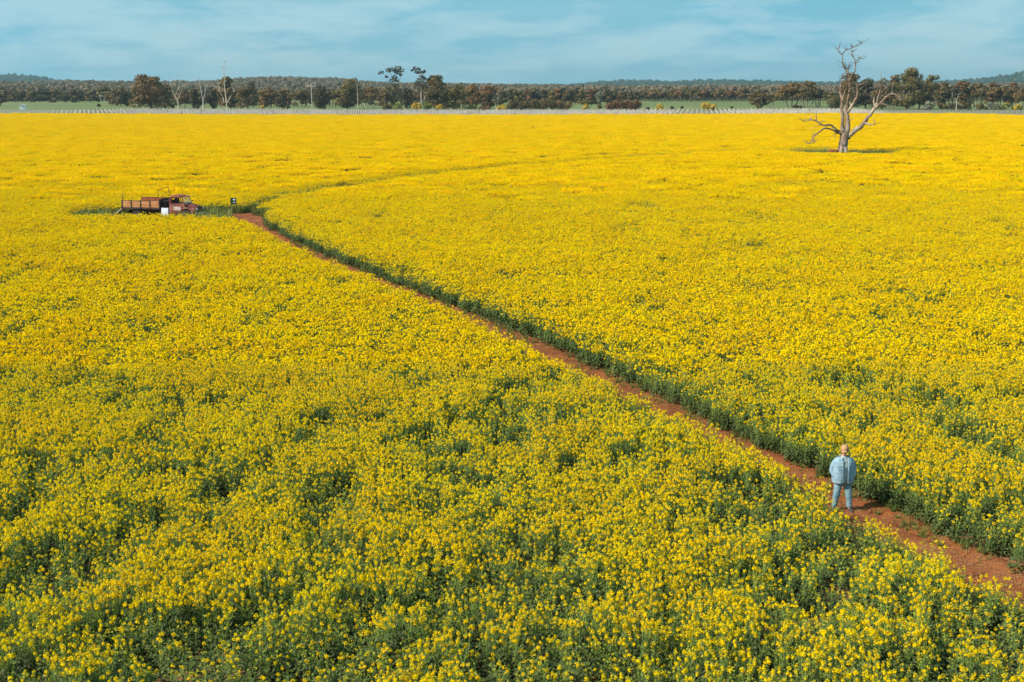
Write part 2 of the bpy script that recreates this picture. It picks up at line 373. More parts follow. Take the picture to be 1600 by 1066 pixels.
def jgrid(y0, y1, sp, mx=5., k=.43):
    ys = np.arange(y0, y1, sp); out = []
    for y in ys:
        hw = k*y+mx; n = int(2*hw/sp); x = -hw+sp*np.arange(n)+rng.uniform(-.5, .5, n)*sp*1.1
        out.append(np.stack([x, y+rng.uniform(-.5, .5, n)*sp*1.1], 1))
    return np.concatenate(out)
def greenness(X, Y):
    n = 0.5+.98*(fbm(X*.66+3, Y*.44, 21, 4)-.5); n2 = fbm(X*.11, Y*.085, 33, 3)
    near = np.exp(-np.maximum(Y-20, 0)/11.)
    return n+.30*(n2-.5)+.36*near-.04*sstep(60, 140, Y)
def place(pts, nfull, ngreen, thr=.655, pad=0., scl=(.9, 1.1), gaps=True):
    X, Y = pts[:, 0], pts[:, 1]; cm = clear_metric(X, Y)
    keep = (cm > pad) & (Y < far_edge(pxx(X, Y)))
    X, Y, cm = X[keep], Y[keep], cm[keep]; n = len(X)
    g = greenness(X, Y)+rng.normal(size=n)*.06
    lf_ = X < np.interp(Y, [p.y for p in main_path], [p.x for p in main_path])
    isg = (g > thr) | ((cm < np.where(lf_, .3, .75)) & (rng.random(n) < np.where(lf_, .3, .72)))
    idx = np.where(isg, nfull+rng.integers(0, ngreen, n), rng.integers(0, nfull, n))
    hs = 1+.22*(fbm(X*.25, Y*.25, 51, 3)-.5)*2*.8-.25*np.clip((g-thr)*6, 0, 1); left = X < np.interp(Y, [p.y for p in main_path], [p.x for p in main_path])
    hs *= rng.uniform(.88, 1.08, n)*(1-np.where(left, .15, .0)*np.exp(-np.maximum(cm, 0)/.6))
    drop = ((g > thr+.10) & (rng.random(n) < .45)) | (rng.random(n) < .05)
    if not gaps: drop[:] = False
    wv = rng.uniform(*scl, n)
    sc_ = np.stack([wv, wv, hs], 1); pos = np.stack([X, Y, np.zeros(n)], 1); k = ~drop
    lean = rng.normal(size=(n, 2))*.07
    return pos[k], rng.uniform(0, 6.283, n)[k], lean[k], sc_[k], idx[k]
# near plants
a = place(jgrid(15.5, 46, .235), 12, 6)
scatter('canola_plants_near', near_p, *a, label='flowering yellow canola standing nearest the camera on both sides of the red path', cat='crop')
# mid plants, plus a band of single plants along the far path and clearings
pm = jgrid(46, 165, .245); pm = pm[rng.random(len(pm)) > sstep(118, 165, pm[:, 1])]; pb = jgrid(140, 232, .30)
cmb = clear_metric(pb[:, 0], pb[:, 1]); pb = pb[cmb < 3.2]
a = place(np.concatenate([pm, pb]), 10, 5, scl=(1.0, 1.2))
scatter('canola_plants_middle', mid_p, *a, label='flowering yellow canola in the middle of the field round the old truck and dead tree', cat='crop')
pt = jgrid(112, 500, 2.1, 12); pt = pt[rng.random(len(pt)) < sstep(110, 162, pt[:, 1])]; cmt = clear_metric(pt[:, 0], pt[:, 1]); pt = pt[cmt > 1.7]
a = place(pt, 5, 3, thr=.70, gaps=False)
a = (a[0], a[1], a[2]*0, a[3], a[4])
scatter('canola_field_far', tile_p, *a, label='dense sheet of yellow canola stretching to the vineyard posts', cat='crop')
print('plants done')

# weeds on path sides and clearings
def weed(k):
    mb = MB()
    for i in range(34):
        a = random.uniform(0, 6.283); r = random.uniform(0, .12); h = random.uniform(.10, .32)*(1+k*.9); b = Vector((math.cos(a)*r, math.sin(a)*r, 0))
        t = b+Vector((math.cos(a), math.sin(a), 0))*h*random.uniform(.2, .6)+Vector((0, 0, h)); s = Vector((-math.sin(a), math.cos(a), 0))*.016
        mb.add([b-s, b+s, t], [(0, 1, 2)])
    for i in range(10): leaf(mb, (0, 0, .02), random.uniform(0, 6.28), random.uniform(.1, .2)*(1+k*.5), .05, .2, 1)
    return mb.build('weed', [M['weed'], M['leaf']], link=False)
wp = [weed(i % 2) for i in range(5)]
pts = np.concatenate([jgrid(17, 130, .24), jgrid(190, 222, .5)])
cm = clear_metric(pts[:, 0], pts[:, 1]); dm = segdist(pts[:, 0], pts[:, 1], main_path)
dt = np.minimum(np.hypot((pts[:, 0]-TREE.x)/9, (pts[:, 1]-205)/7.5), np.hypot((pts[:, 0]-TRUCK.x)/9, (pts[:, 1]-106)/5.6))
nv = fbm(pts[:, 0]*.6, pts[:, 1]*.6, 77, 3)
keep = (cm < .12) & (((cm > -.12-.9*np.maximum(nv-.45, 0)*2) & (rng.random(len(cm)) < .8)) | ((dm > PW/2+.3) & (dt < 1) & (rng.random(len(cm)) < .9))|(rng.random(len(cm)) < .012))
ux = (pts[:, 0]-TRUCK.x)*math.cos(TR_ANG)+(pts[:, 1]-TRUCK.y)*math.sin(TR_ANG); uy = -(pts[:, 0]-TRUCK.x)*math.sin(TR_ANG)+(pts[:, 1]-TRUCK.y)*math.cos(TR_ANG)
keep &= ~((np.abs(ux) < 3.6) & (uy > -4.5) & (uy < 1.0) & (rng.random(len(cm)) < .93))
X, Y = pts[keep, 0], pts[keep, 1]; n = len(X)
s = rng.uniform(.35, 1.3, n)*np.where(Y > 190, 2.4, np.where((Y > 95) & (dm[keep] > PW/2+.3), 1.7, .55))
scatter('path_weeds', wp, np.stack([X, Y, np.full(n, .02)], 1), rng.uniform(0, 6.28, n), np.zeros((n, 2)), np.stack([s, s, s], 1), rng.integers(0, 5, n),
        label='short weeds and grass along the red path edges and in the clearings', cat='weeds')
# clods, dry stalks and fallen petals on the path
def clod(k):
    mb = MB()
    for i in range(7):
        c = np.array([random.uniform(-.12, .12), random.uniform(-.12, .12), .012]); r = random.uniform(.008, .028)
        v = [c+r*np.array(q)*random.uniform(.7, 1.2) for q in ((1,0,0),(0,1,0),(-1,0,0),(0,-1,0),(0,0,.9),(0,0,-.8))]
        mb.add(v, [(0,1,4),(1,2,4),(2,3,4),(3,0,4),(1,0,5),(2,1,5),(3,2,5),(0,3,5)], 0)
    for i in range(6): mb.quads([(random.uniform(-.2, .2), random.uniform(-.2, .2), .02)], .018, 1, [(0, 0, 1)])
    for i in range(1): a = random.uniform(0, 6.28); x, y = random.uniform(-.15, .15), random.uniform(-.15, .15); mb.tube([(x, y, .015), (x+math.cos(a)*.14, y+math.sin(a)*.14, .03)], .004, 3, 2, False)
    return mb.build('clod', [M['soil'], M['petal'], M['weedstraw']], link=False)
M['weedstraw'] = mat('straw', (.30, .19, .08), .9)
pts = jgrid(17, 70, .21); dm = segdist(pts[:, 0], pts[:, 1], main_path); pts = pts[dm < PW/2+.3]; n = len(pts); s = rng.uniform(.5, 1.4, n)
scatter('path_debris', [clod(i) for i in range(5)], np.column_stack([pts, np.full(n, .055)]), rng.uniform(0, 6.28, n), np.zeros((n, 2)), np.stack([s, s, s], 1), rng.integers(0, 5, n), label='soil clods dry stalks and fallen petals on the red path', cat='debris')
# ------------------------------------------------------------------ wooded hills
def wtree(mi_leaf, s):
    mb = MB(); h = 10*s
    nb = random.randint(4, 6)
    for i in range(nb):
        a = random.uniform(0, 6.28); r = random.uniform(0, 2.6); c = np.array([math.cos(a)*r, math.sin(a)*r, h*random.uniform(.36, .86)])
        rr = random.uniform(1.4, 2.3)*s; d = disp(38); mb.quads(c+d*rr*np.array([1, 1, .8]), rng.uniform(1., 1.8, 38)*s, 0, d+rng.normal(size=(38, 3))*.5)
    mb.tube([(0, 0, 0), (random.uniform(-.5, .5), .2, h*.6)], [.22, .1], 4, 1, False)
    return mb.build('woodland_tree', [mi_leaf, M['bark']], link=False)
def ringpts(r0, r1, a0, a1, sp):
    out = []; r = r0
    while r < r1:
        n = int((a1-a0)*r/sp); aa = np.linspace(a0, a1, n)+rng.uniform(-.5, .5, n)*sp/r; rr = r+rng.uniform(-.5, .5, n)*sp
        out.append(np.stack([rr*np.sin(aa), rr*np.cos(aa)], 1)); r += sp*(1 if r < 1500 else 1.5)
    return np.concatenate(out)
def wood(name, pts, protos, label, s=(.8, 1.25)):
    X, Y = pts[:, 0], pts[:, 1]; Z = terrain(X, Y)-.2; n = len(X); k = rng.uniform(*s, n)
    scatter(name, protos, np.stack([X, Y, Z], 1), rng.uniform(0, 6.28, n), np.zeros((n, 2)), np.stack([k, k, k*rng.uniform(.8, 1.15, n)], 1), rng.integers(0, len(protos), n), label=label, cat='woodland')
p1 = ringpts(1085, 2380, R(-28), R(28), 7.2)
px = pxx(p1[:, 0], p1[:, 1]); r = np.hypot(p1[:, 0], p1[:, 1])
p1 = p1[(fbm(p1[:, 0]/60, p1[:, 1]/60, 8, 3) > .34)]
wood('woodland', p1, [wtree(M['wood1'], 1) for i in range(6)], 'grey brown gum woodland rising behind the paddock tree line')
p2 = ringpts(4350, 5560, R(-28), R(28), 19)
wood('far_woodland', p2, [wtree(M['wood2'], 1.5) for i in range(4)], 'hazy blue green woodland covering the far hills', (.9, 1.5))

# ------------------------------------------------------------------ vineyard
vf = MB(); xs = np.linspace(-500, 2100, 70)
nr = [((x-800)/F*(float(far_edge(x))+.5), float(far_edge(x))+.5, .012) for x in xs]; fr = [((x-800)/F*640, 640, .012) for x in xs[::-1]]
vf.add(nr+fr, [tuple(range(len(nr)+len(fr)))]); tag(vf.build('vineyard_soil', M['vground']), kind='structure')
VD = Vector((math.sin(R(8.3)), math.cos(R(8.3)), 0)); VN = Vector((VD.y, -VD.x, 0))
def vine_row_mesh(seed, npost):
    rs = random.Random(seed); mb = MB()
    for i in range(npost):
        y = i*3.85; hh = rs.uniform(1.45, 1.75); mb.box((rs.uniform(-.06, .06), y, hh/2), (.10, .10, hh), 0 if (i < 3 or rs.random() < .8) else 1)
        if i % 1 == 0:
            for k in range(4):
                yy = y+rs.uniform(.4, 3.4); x0 = rs.uniform(-.08, .08)
                mb.tube([(x0, yy, 0), (x0+rs.uniform(-.1, .1), yy+rs.uniform(-.1, .1), .8), (x0+rs.uniform(-.3, .3), yy+rs.uniform(-.4, .4), 1.25)], [.035, .03, .012], 3, 1, False)
    for z in (.8, 1.2): mb.box((0, npost*3.85/2-1.9, z), (.02, (npost-1)*3.85, .02), 1)
    return mb
nrow = 0; o0 = V0 = None
for vr in range(7): pass
vm = [vine_row_mesh(s, 27).mesh('vine_row', [M['post'], M['cane']]) for s in range(8)]
u = -262.0
while u < 205 and nrow < 232:
    base = VD*478+VN*u
    # walk along the row to the field edge
    t = 0
    while True:
        p = base+VD*t; e = float(far_edge(float(pxx(p.x, p.y))))
        if p.y > e+2.0: break
        t += 1
    while t > -60:
        p = base+VD*(t-1); 
        if p.y < float(far_edge(float(pxx(p.x, p.y))))+2.0: break
        t -= 1
    p = base+VD*t; px_ = float(pxx(p.x, p.y))
    if px_ < 1395 and px_ > -60:
        o = bpy.data.objects.new('vine_row', vm[nrow % 8]); C.objects.link(o); o.location = p+VD*random.uniform(0, .8); o.rotation_euler = (0, 0, -R(8.3))
        tag(o, 'bare vine row on pale posts beyond the far edge of the yellow field', 'vine row', 'parallel vineyard rows beyond the yellow field'); nrow += 1
    u += 2.0
print('vine rows', nrow)
# timber post and wire fence at the right
fe = [P(x, y) for x, y in ((1400, 174.5), (1440, 175), (1500, 176.2), (1560, 177.5), (1640, 179.5))]
f0 = fe[0]+Vector((0, 12, 0)); fen = empty('wire_fence', f0, label='low brown timber post and wire fence beyond the right end of the yellow field', cat='fence')
tot = []
for a, b in zip(fe[:-1], fe[1:]): tot += [a.lerp(b, i/9)+Vector((0, 12, 0)) for i in range(9)]
mb = MB(); mb.box((0, 0, .75), (.16, .16, 1.5)); pm_ = mb.mesh('post', M['bark'])
for q in tot:
    o = bpy.data.objects.new('post', pm_); C.objects.link(o); o.parent = fen; o.location = q-f0
for z in (.5, .9, 1.3):
    mb = MB(); mb.tube([Vector(q)-f0+Vector((0, 0, z)) for q in tot], .02, 3); mb.build('wire', M['twig'], fen)

# ------------------------------------------------------------------ trees of the paddocks
def foliage_blob(mb, c, r, n, sz):
    n = int(n*.55+r[0]*r[2]*(26 if sz > .4 else 60)); d = disp(n); nb = d+rng.normal(size=(n, 3))*.55
    mb.quads(np.array(c)+d*np.array(r)*rng.uniform(.72, 1.08, (n, 1)), rng.uniform(.6, 1.4, n)*sz, 0, nb)
def bent(a, b, k=.12):
    a, b = Vector(a), Vector(b); m = a.lerp(b, .5)+Vector([random.uniform(-1, 1) for _ in range(3)])*(b-a).length*k; return [a, m, b]
def tree(x, ty, by, wpx, kind, label, style='round', group=None, bark='bark', name='gum_tree', cat='tree'):
    g = P(x, by); dep = g.y*cp+H*sp; pxm = dep/F; top = PD(x, ty, g.y).z; h = max(top, 1.2); W = wpx*pxm
    g.z = float(terrain(g.x, g.y)); root = empty(name, g, label=label, cat=cat, group=group)
    cr = MB(); tk = MB(); sz = max(.55, 1.05*g.y/1000)
    if style == 'round':
        lo = .15 if h > 6 else .12; W *= 1.12; nb = int(np.clip(W*h/4.5, 12, 46)); sk = random.uniform(-.18, .18)
        cs = []
        for i in range(nb):
            a = random.uniform(0, 6.28); rr = math.sqrt(random.random())*.74; zt = random.random()
            wd = W/2*(1.12-.62*zt**2)*random.uniform(.8, 1.2); c = (math.cos(a)*rr*wd+sk*W*zt, math.sin(a)*rr*wd*.8, h*(lo+(.95-lo)*zt)*random.uniform(.86, 1.03)); cs.append(c)
        cs.append((random.uniform(-.1, .1)*W, 0, h*.88)); cs.append((-.36*W, 0, h*.55)); cs.append((.36*W, 0, h*.58))
        for c in cs:
            r = min(W*.135, h*.15)*random.uniform(.6, 1.45); foliage_blob(cr, c, (r*1.15, r*1.15, r*.72), 46, sz*random.uniform(.8, 1.2))
        tk.tube([(0, 0, -.3), (random.uniform(-.03, .03)*h, 0, h*.32), (random.uniform(-.05, .05)*h, 0, h*.62)], [h*.028+.08, h*.02+.05, .06], 6)
        for c in cs[::3]: tk.tube(bent((0, 0, h*random.uniform(.2, .4)), c), [h*.014, h*.01, .05], 4, 0, False)
    elif style == 'trunks':      # several visible stems, umbrella crown
        nb = int(np.clip(W*h/5, 12, 40)); cs = []
        for i in range(nb):
            a = random.uniform(0, 6.28); rr = math.sqrt(random.random())*.8; c = (math.cos(a)*rr*W/2, math.sin(a)*rr*W/2, h*(.36+.56*(1-rr*.6)*random.uniform(.1, 1))); cs.append(c)
        for c in cs:
            r = min(W*.13, h*.13)*random.uniform(.6, 1.5); foliage_blob(cr, c, (r*1.2, r*1.2, r*.6), 44, sz)
        ns = 3 if W > 5 else 2
        for k in range(ns):
            x0 = (k-(ns-1)/2)*W*.13; top_ = (x0*2.6, random.uniform(-1, 1), h*.6)
            tk.tube(bent((x0, 0, -.3), top_, .05), [h*.022, h*.017, .06], 5)
            for c in cs[k::ns*2]: tk.tube(bent(Vector((x0, 0, 0)).lerp(Vector(top_), .6), c), [h*.011, h*.008, .04], 4, 0, False)
    elif style == 'column':
        for i in range(int(8+h)):
            z = random.uniform(.12, .93); wd = W/2*(1-abs(z-.45)*.75)
            c = (random.uniform(-1, 1)*wd*.62, random.uniform(-1, 1)*wd*.5, h*z); r = W*.24; foliage_blob(cr, c, (r, r, r*1.1), 44, sz)
        tk.tube([(0, 0, -.3), (0, 0, h*.7)], [.2, .08], 5)
    elif style == 'shrub':
        for i in range(int(np.clip(W*2, 6, 16))):
            zt = random.random(); c = (random.uniform(-.4, .4)*W*(1-.4*zt), random.uniform(-.25, .25)*W, h*(.15+.62*zt)); r = min(W*.26, h*.3)
            foliage_blob(cr, c, (r, r, r*.9), 42, sz*.85)
        tk.tube([(0, 0, -.2), (0, 0, h*.5)], [.09, .04], 4)
        for k in (-1, 1): tk.tube([(0, 0, 0), (k*W*.2, 0, h*.55)], [.06, .03], 4)
    cr.build('crown', M[kind], root); tk.build('trunk', M[bark], root); return root
def custom(x, by, blobs, trunks, kind, label, bark='palebark', name='gum_tree', group=None, cat='tree', sz=.62, crown=True):
    """blobs (px,py,rpx) and trunks [(px,py,rad_m),...] are measured on the photo at the tree's own distance and given depth"""
    g = P(x, by); s = (g.y*cp+H*sp)/F; z0 = g.z = 0; root = empty(name, g, label=label, cat=cat, group=group)
    def loc(px_, py_, dy=0): q = PD(px_, py_, g.y); return (q.x-g.x, dy, q.z)
    if blobs:
        cr = MB()
        for bx, by_, br in blobs:
            r = br*s; foliage_blob(cr, loc(bx, by_, random.uniform(-1.5, 1.5)), (r*1.15, r*1.2, r*.7), int(26+r*22), sz)
        cr.build('crown', M[kind], root)
    tk = MB()
    for tr in trunks:
        pts = [loc(a, b, (random.uniform(-.8, .8) if i else 0)) for i, (a, b, c) in enumerate(tr)]; tk.tube(pts, [c for _, _, c in tr], 5)
    tk.build('trunk', M[bark], root); return root

# named, single-out trees in the front line
tree(1, 147, 166, 18, 'dark', 'dark bushy tree cut by the left edge of the photo', 'round')
tree(163, 131, 160.5, 25, 'olive', 'tall olive gum on a thin pale trunk standing above the left tree row', 'trunks', bark='palebark')
tree(155, 162.5, 167, 6, 'dark', 'tiny dark shrub on the grass below the olive gum at left', 'shrub', name='shrub', cat='shrub')
tree(189, 139, 166.5, 30, 'brown', 'brown bushy tree touching the left side of the big rust gum', 'round')
tree(236, 117, 170, 60, 'rust', 'big round rust brown gum, tallest dense crown left of the bare trees', 'round')
tree(257, 134, 169, 24, 'brown', 'brown tree against the right flank of the big rust gum', 'trunks')
tree(269, 162, 169, 9, 'dark', 'small dark round shrub at the foot of the first bare tree from the left', 'shrub', name='shrub', cat='shrub')
tree(289, 143, 169, 24, 'rust', 'rusty tree between the first bare tree and the dark columnar one', 'round')
tree(305, 139, 171.5, 17, 'dark', 'dark narrow tree just left of the middle bare white trunk', 'column')
tree(331, 142, 170.5, 20, 'dark', 'dark narrow tree between the second and third bare trees', 'column')
tree(360, 122, 169, 34, 'rust', 'rust crowned gum directly behind the tallest bare white tree', 'round')
tree(388, 134, 171, 34, 'brown', 'broad olive brown gum right of the tallest bare white tree', 'round')
tree(396, 127, 169, 15, 'dark', 'dark pointed crown rising behind the broad olive brown gum', 'column')
tree(410, 163, 172, 8, 'yellow', 'small yellowish shrub at the right foot of the broad olive brown gum', 'shrub', name='shrub', cat='shrub')
tree(424, 140, 168, 32, 'rust', 'rounded rusty gum, first tree left of the dark tree near the pole', 'round')
tree(443, 142, 172.5, 24, 'dark', 'dark low branched tree midway between rusty gum and power pole', 'round')
tree(471, 136, 168, 36, 'brown', 'brown gum directly left of the power pole', 'trunks')
tree(501, 137, 172, 24, 'dark', 'near black tree directly right of the power pole', 'column')
tree(520, 134, 168, 26, 'dark', 'dark maroon gum between the near black tree and the tall golden brown gum', 'trunks')
tree(543, 124, 170, 40, 'olive', 'tall golden brown gum with a rounded top left of three white trunks', 'round')
tree(578, 133, 169, 42, 'rust', 'wide rusty gum with pale leaning trunks under it', 'trunks', bark='palebark')
tree(602, 139, 171.5, 26, 'brown', 'brown tree under the left side of the first tall spreading gum', 'round')
tree(636, 139, 174, 19, 'dark', 'near black upright tree between the two tallest gums', 'column')
tree(682, 119, 171, 44, 'brown', 'brown gum with tufted top just right of the two tallest gums', 'round')
tree(700, 140, 173, 24, 'dark', 'dark tree tucked under the tuft topped brown gum', 'round')
tree(718, 130, 173, 34, 'olive', 'olive brown gum second right of the two tallest gums', 'round')
tree(741, 131, 171, 34, 'rust', 'rusty gum third right of the two tallest gums', 'round')
tree(764, 133, 170, 34, 'red', 'reddish gum at the right end of the dense middle line', 'round')
tree(776, 140, 171, 14, 'pale', 'slim pale tree at the right end of the dense middle line', 'trunks', bark='palebark')
for x, ty, w_, k, lb in ((606, 161, 22, 'olive', 'olive bush low in front of brown tree left of the tall spreading gum'), (621, 161, 15, 'lime', 'lime green bush at the foot of the tall spreading gum'),
        (650, 160, 20, 'yellow', 'yellow green bush right of the near black upright tree'), (668, 160, 20, 'lime', 'lime bush at the pale forked trunk of the second tall gum'),
        (688, 162, 18, 'yellow', 'yellowish bush below the tuft topped brown gum'), (712, 162, 12, 'lime', 'pale lime bush below the olive brown gum'),
        (738, 163, 20, 'lime', 'lime bush below the third rusty gum'), (757, 165, 26, 'red', 'low reddish bush below the reddish gum'), (784, 161, 20, 'yellow', 'yellow bush at left end of the long clipped hedge row')):
    tree(x, ty, 173, w_, k, lb, 'shrub', name='bush', cat='bush')
HB = ['first', 'second', 'third', 'fourth', 'fifth', 'sixth']
for i, (x, ty, w_) in enumerate(((803, 155, 22), (820, 157, 20), (838, 155, 22), (855, 153, 22), (871, 155, 20), (885, 157, 20))):
    tree(x, ty, 172.5, w_+5, 'brown', '%s bush from the left in the long brown hedge row' % HB[i], 'shrub', name='hedge_bush', cat='bush', group='bushes of the long brown hedge row')
for i, (x, ty, w_) in enumerate(((951, 159, 16), (965, 156, 18), (980, 155, 18), (993, 156, 17))):
    tree(x, ty, 172.5, w_+5, 'red', '%s bush from the left in the short reddish hedge row' % HB[i], 'shrub', name='hedge_bush', cat='bush', group='bushes of the short reddish hedge row')
tree(917, 150, 171, 26, 'olive', 'flat topped olive tree between the two hedge rows', 'trunks')
tree(916, 161, 172, 10, 'yellow', 'small yellow bush at the foot of the flat topped olive tree', 'shrub', name='bush', cat='bush')
tree(938, 159, 172, 9, 'olive', 'small olive shrub just left of the short reddish hedge row', 'shrub', name='bush', cat='bush')
tree(935, 144, 168, 13, 'pale', 'pale grey narrow tree standing between the two hedge rows', 'column', bark='palebark')
tree(1012, 167, 172, 7, 'dark', 'tiny dark shrub right beside the short reddish hedge row', 'shrub', name='shrub', cat='shrub')
tree(1032, 162, 172.5, 14, 'yellow', 'small yellow brown bush alone on the green paddock', 'shrub', name='bush', cat='bush')
tree(1050, 166, 171, 7, 'dark', 'tiny dark shrub between the two yellow bushes, left of the pair', 'shrub', name='shrub', cat='shrub')
tree(1066, 166, 170, 7, 'dark', 'tiny dark shrub between the two yellow bushes, right of the pair', 'shrub', name='shrub', cat='shrub')
tree(1106, 159, 172.5, 34, 'yellow', 'bright golden wattle bush wider than every other yellow bush', 'shrub', name='wattle_bush', cat='bush')
tree(1143, 166, 170, 7, 'olive', 'tiny olive shrub right of the bright golden wattle', 'shrub', name='shrub', cat='shrub')
tree(1184, 140, 170.5, 30, 'brown', 'olive brown gum with low branches left of the green gap', 'round')
tree(1204, 141, 170, 22, 'olive', 'forked olive gum immediately left of the wide orange brown gum', 'trunks')
tree(1237, 121, 167, 44, 'rust', 'wide orange brown gum with spreading crown left of the dead tree', 'trunks')
tree(1262, 124, 168, 36, 'brown', 'brown gum joined to the right of the wide orange brown gum', 'trunks')
tree(1278, 131, 168, 18, 'dark', 'dark gum with a feathery top behind the dead tree left arm', 'trunks')
tree(1245, 163, 170, 20, 'dark', 'dark low bush under the wide orange brown gum', 'shrub', name='bush', cat='bush')
tree(1303, 148, 170, 24, 'olive', 'round olive bush beside the left stem of the dead tree', 'shrub', name='bush', cat='bush')
tree(1327, 119, 168, 26, 'olive', 'olive gum straight behind the dead tree trunk', 'round')
tree(1352, 122, 170, 36, 'dark', 'dark brown gum filling the fork of the dead tree', 'round')
tree(1378, 125, 171, 30, 'brown', 'brown gum behind the right arm of the dead tree', 'round')
tree(1395, 114, 170, 26, 'brown', 'brown gum left shoulder of the tall gum group', 'round')
tree(1417, 105, 171, 46, 'olive', 'tallest olive gum right of the dead tree', 'round')
tree(1449, 113, 170, 28, 'olive', 'two tufted olive gum right shoulder of the tall gum group', 'round')
tree(1436, 132, 171, 34, 'brown', 'low brown gum in front of the tall gum group', 'round')
OR = ['first', 'second', 'third', 'fourth', 'fifth', 'sixth', 'seventh', 'eighth', 'ninth', 'tenth', 'eleventh', 'twelfth', 'thirteenth', 'fourteenth', 'fifteenth', 'sixteenth', 'seventeenth', 'eighteenth', 'nineteenth']
for i, (x, ty, by, w_, k) in enumerate(((1468, 128, 168, 28, 'brown'), (1487, 127, 168, 28, 'dark'), (1506, 127, 167, 28, 'red'), (1527, 122, 167, 32, 'brown'), (1546, 127, 166, 26, 'rust'), (1563, 129, 166, 26, 'brown'), (1581, 130, 166, 24, 'red'), (1598, 131, 170, 34, 'brown'))):
    tree(x, ty, by, w_, k, '%s gum rightwards from the tall gum group in the right tree line' % OR[i], 'trunks' if i % 2 else 'round', group='gums of the right tree line')
for i, (x, ty, w_, k) in enumerate(((1452, 158, 22, 'pale'), (1472, 161, 20, 'olive'), (1490, 160, 22, 'dark'), (1508, 159, 22, 'dark'), (1532, 161, 20, 'olive'), (1550, 158, 22, 'pale'), (1570, 160, 22, 'lime'), (1588, 162, 20, 'yellow'))):
    tree(x, ty, 172, w_, k, '%s low bush rightwards from the tall gum group under the right tree line' % OR[i], 'shrub', name='bush', cat='bush', group='bushes under the right tree line')
# tree rows further back
for i in range(12):
    x = 12+i*12.6+random.uniform(-3, 3); tree(x, 141+random.uniform(-2, 3), 160.3, 20, ('brown', 'olive', 'dark')[i % 3], '%s round tree from the left in the far tree row behind the left paddock' % OR[i], 'round', group='far tree row behind the left paddock')
for i in range(16):
    x = 1008+i*10.4+random.uniform(-2, 2); tree(x, 135.5+random.uniform(-1.5, 3), 158.5+(i % 2)*.8, 19, ('brown', 'red', 'olive', 'brown')[i % 4], '%s umbrella gum from the left in the far row above the green paddock' % OR[i], 'trunks', group='far row of umbrella gums above the green paddock')
for i in range(18):
    x = 786+i*12.3+random.uniform(-3, 3); tree(x, 141+random.uniform(-3, 3), 163, 20, ('brown', 'dark', 'olive', 'red')[i % 4], '%s tree from the left in the row rising behind the two hedge rows' % OR[i], 'round', group='tree row behind the two hedge rows')
for i in range(19):
    x = 186+i*32.5+random.uniform(-5, 5); tree(x, 139+random.uniform(-3, 4), 165.5, 38, ('brown', 'olive', 'rust')[i % 3], '%s tree from the left in the back row seen between the front gums' % OR[i], 'round', group='back row of trees seen between the front gums')
for i in range(7):
    x = 1190+i*34; tree(x, 139+random.uniform(-3, 3), 161, 32, ('brown', 'olive')[i % 2], '%s tree from the left in the back row either side of the dead tree' % OR[i], 'trunks', group='back row of trees either side of the dead tree')

# two tallest gums, traced crowns
custom(627, 173, [(597, 113, 3), (593, 115, 2), (607, 110, 4.5), (614, 109, 5), (622, 107, 5), (627, 110, 4.5), (620, 113, 4.5), (626, 117, 3), (604, 120, 2.4), (616, 121, 4.5), (612, 126, 4), (620, 126, 3.5), (618, 134, 5), (622, 141, 6), (628, 148, 6), (615, 146, 6)],
    [[(628, 174, .45), (626, 160, .38), (621, 146, .3), (617, 131, .2), (615, 122, .14), (609, 113, .07)], [(618, 136, .2), (625, 124, .14), (627, 112, .07)], [(616, 128, .12), (604, 119, .08), (597, 113, .05)], [(617, 162, .2), (628, 168, .22)]],
    'dark', 'first tall spreading gum with an open crown high above the middle tree line', 'bark')
custom(657, 172, [(644, 110, 2.2), (649, 107, 3.5), (654, 108, 3.2), (651, 113, 3.5), (656, 113, 3.5), (661, 113, 3.5), (663, 111, 2), (658, 120, 4), (655, 126, 5), (661, 123, 4), (652, 131, 5), (660, 131, 6), (657, 138, 5), (668, 124, 3), (674, 120, 3), (687, 120, 3), (664, 136, 4)],
    [[(657, 173, .4), (658, 160, .34), (658, 142, .28), (657, 128, .2), (655, 115, .12), (650, 108, .06)], [(657, 166, .22), (664, 152, .16), (668, 142, .1)], [(658, 132, .16), (665, 124, .1), (674, 121, .05)], [(657, 124, .1), (662, 113, .06)]],
    'dark', 'second tall gum with leaning tufted crown and pale forked trunk', 'palebark')
# bare white trees
def twigs(tr, x, y, n, ln, sx=1.):
    for i in range(n):
        a = random.uniform(-1.1, 1.1); l2 = ln*random.uniform(.5, 1); tr.append([(x, y, .07), (x+math.sin(a)*l2*.5*sx, y-math.cos(a)*l2*.5, .045), (x+math.sin(a)*l2*sx+random.uniform(-1, 1), y-math.cos(a)*l2, .02)])
def bare(x, by, stems, label, bark='palebark', seeds=3):
    tr = [];
    for s_ in stems:
        tr.append(s_)
        for (px_, py_, r_) in s_[2:]: twigs(tr, px_, py_, seeds, 9)
    return custom(x, by, [], tr, None, label, bark, 'bare_tree', cat='bare tree')
bare(277, 171, [[(277, 171, .26), (278, 162, .22), (277, 156, .18), (270, 145, .12), (267, 134, .08), (263, 124, .04)], [(278, 160, .18), (273, 152, .14), (279, 138, .09), (281, 124, .04)], [(277, 158, .14), (282, 146, .1), (286, 133, .05)]], 'first bare white tree from the left, forked low into a fan')
bare(317, 173, [[(317, 173, .34), (317, 160, .3), (315, 146, .22), (313, 134, .14), (311, 125, .05)], [(317, 158, .2), (320, 148, .16), (322, 135, .09), (326, 128, .04)]], 'second bare white tree with a thick straight trunk')
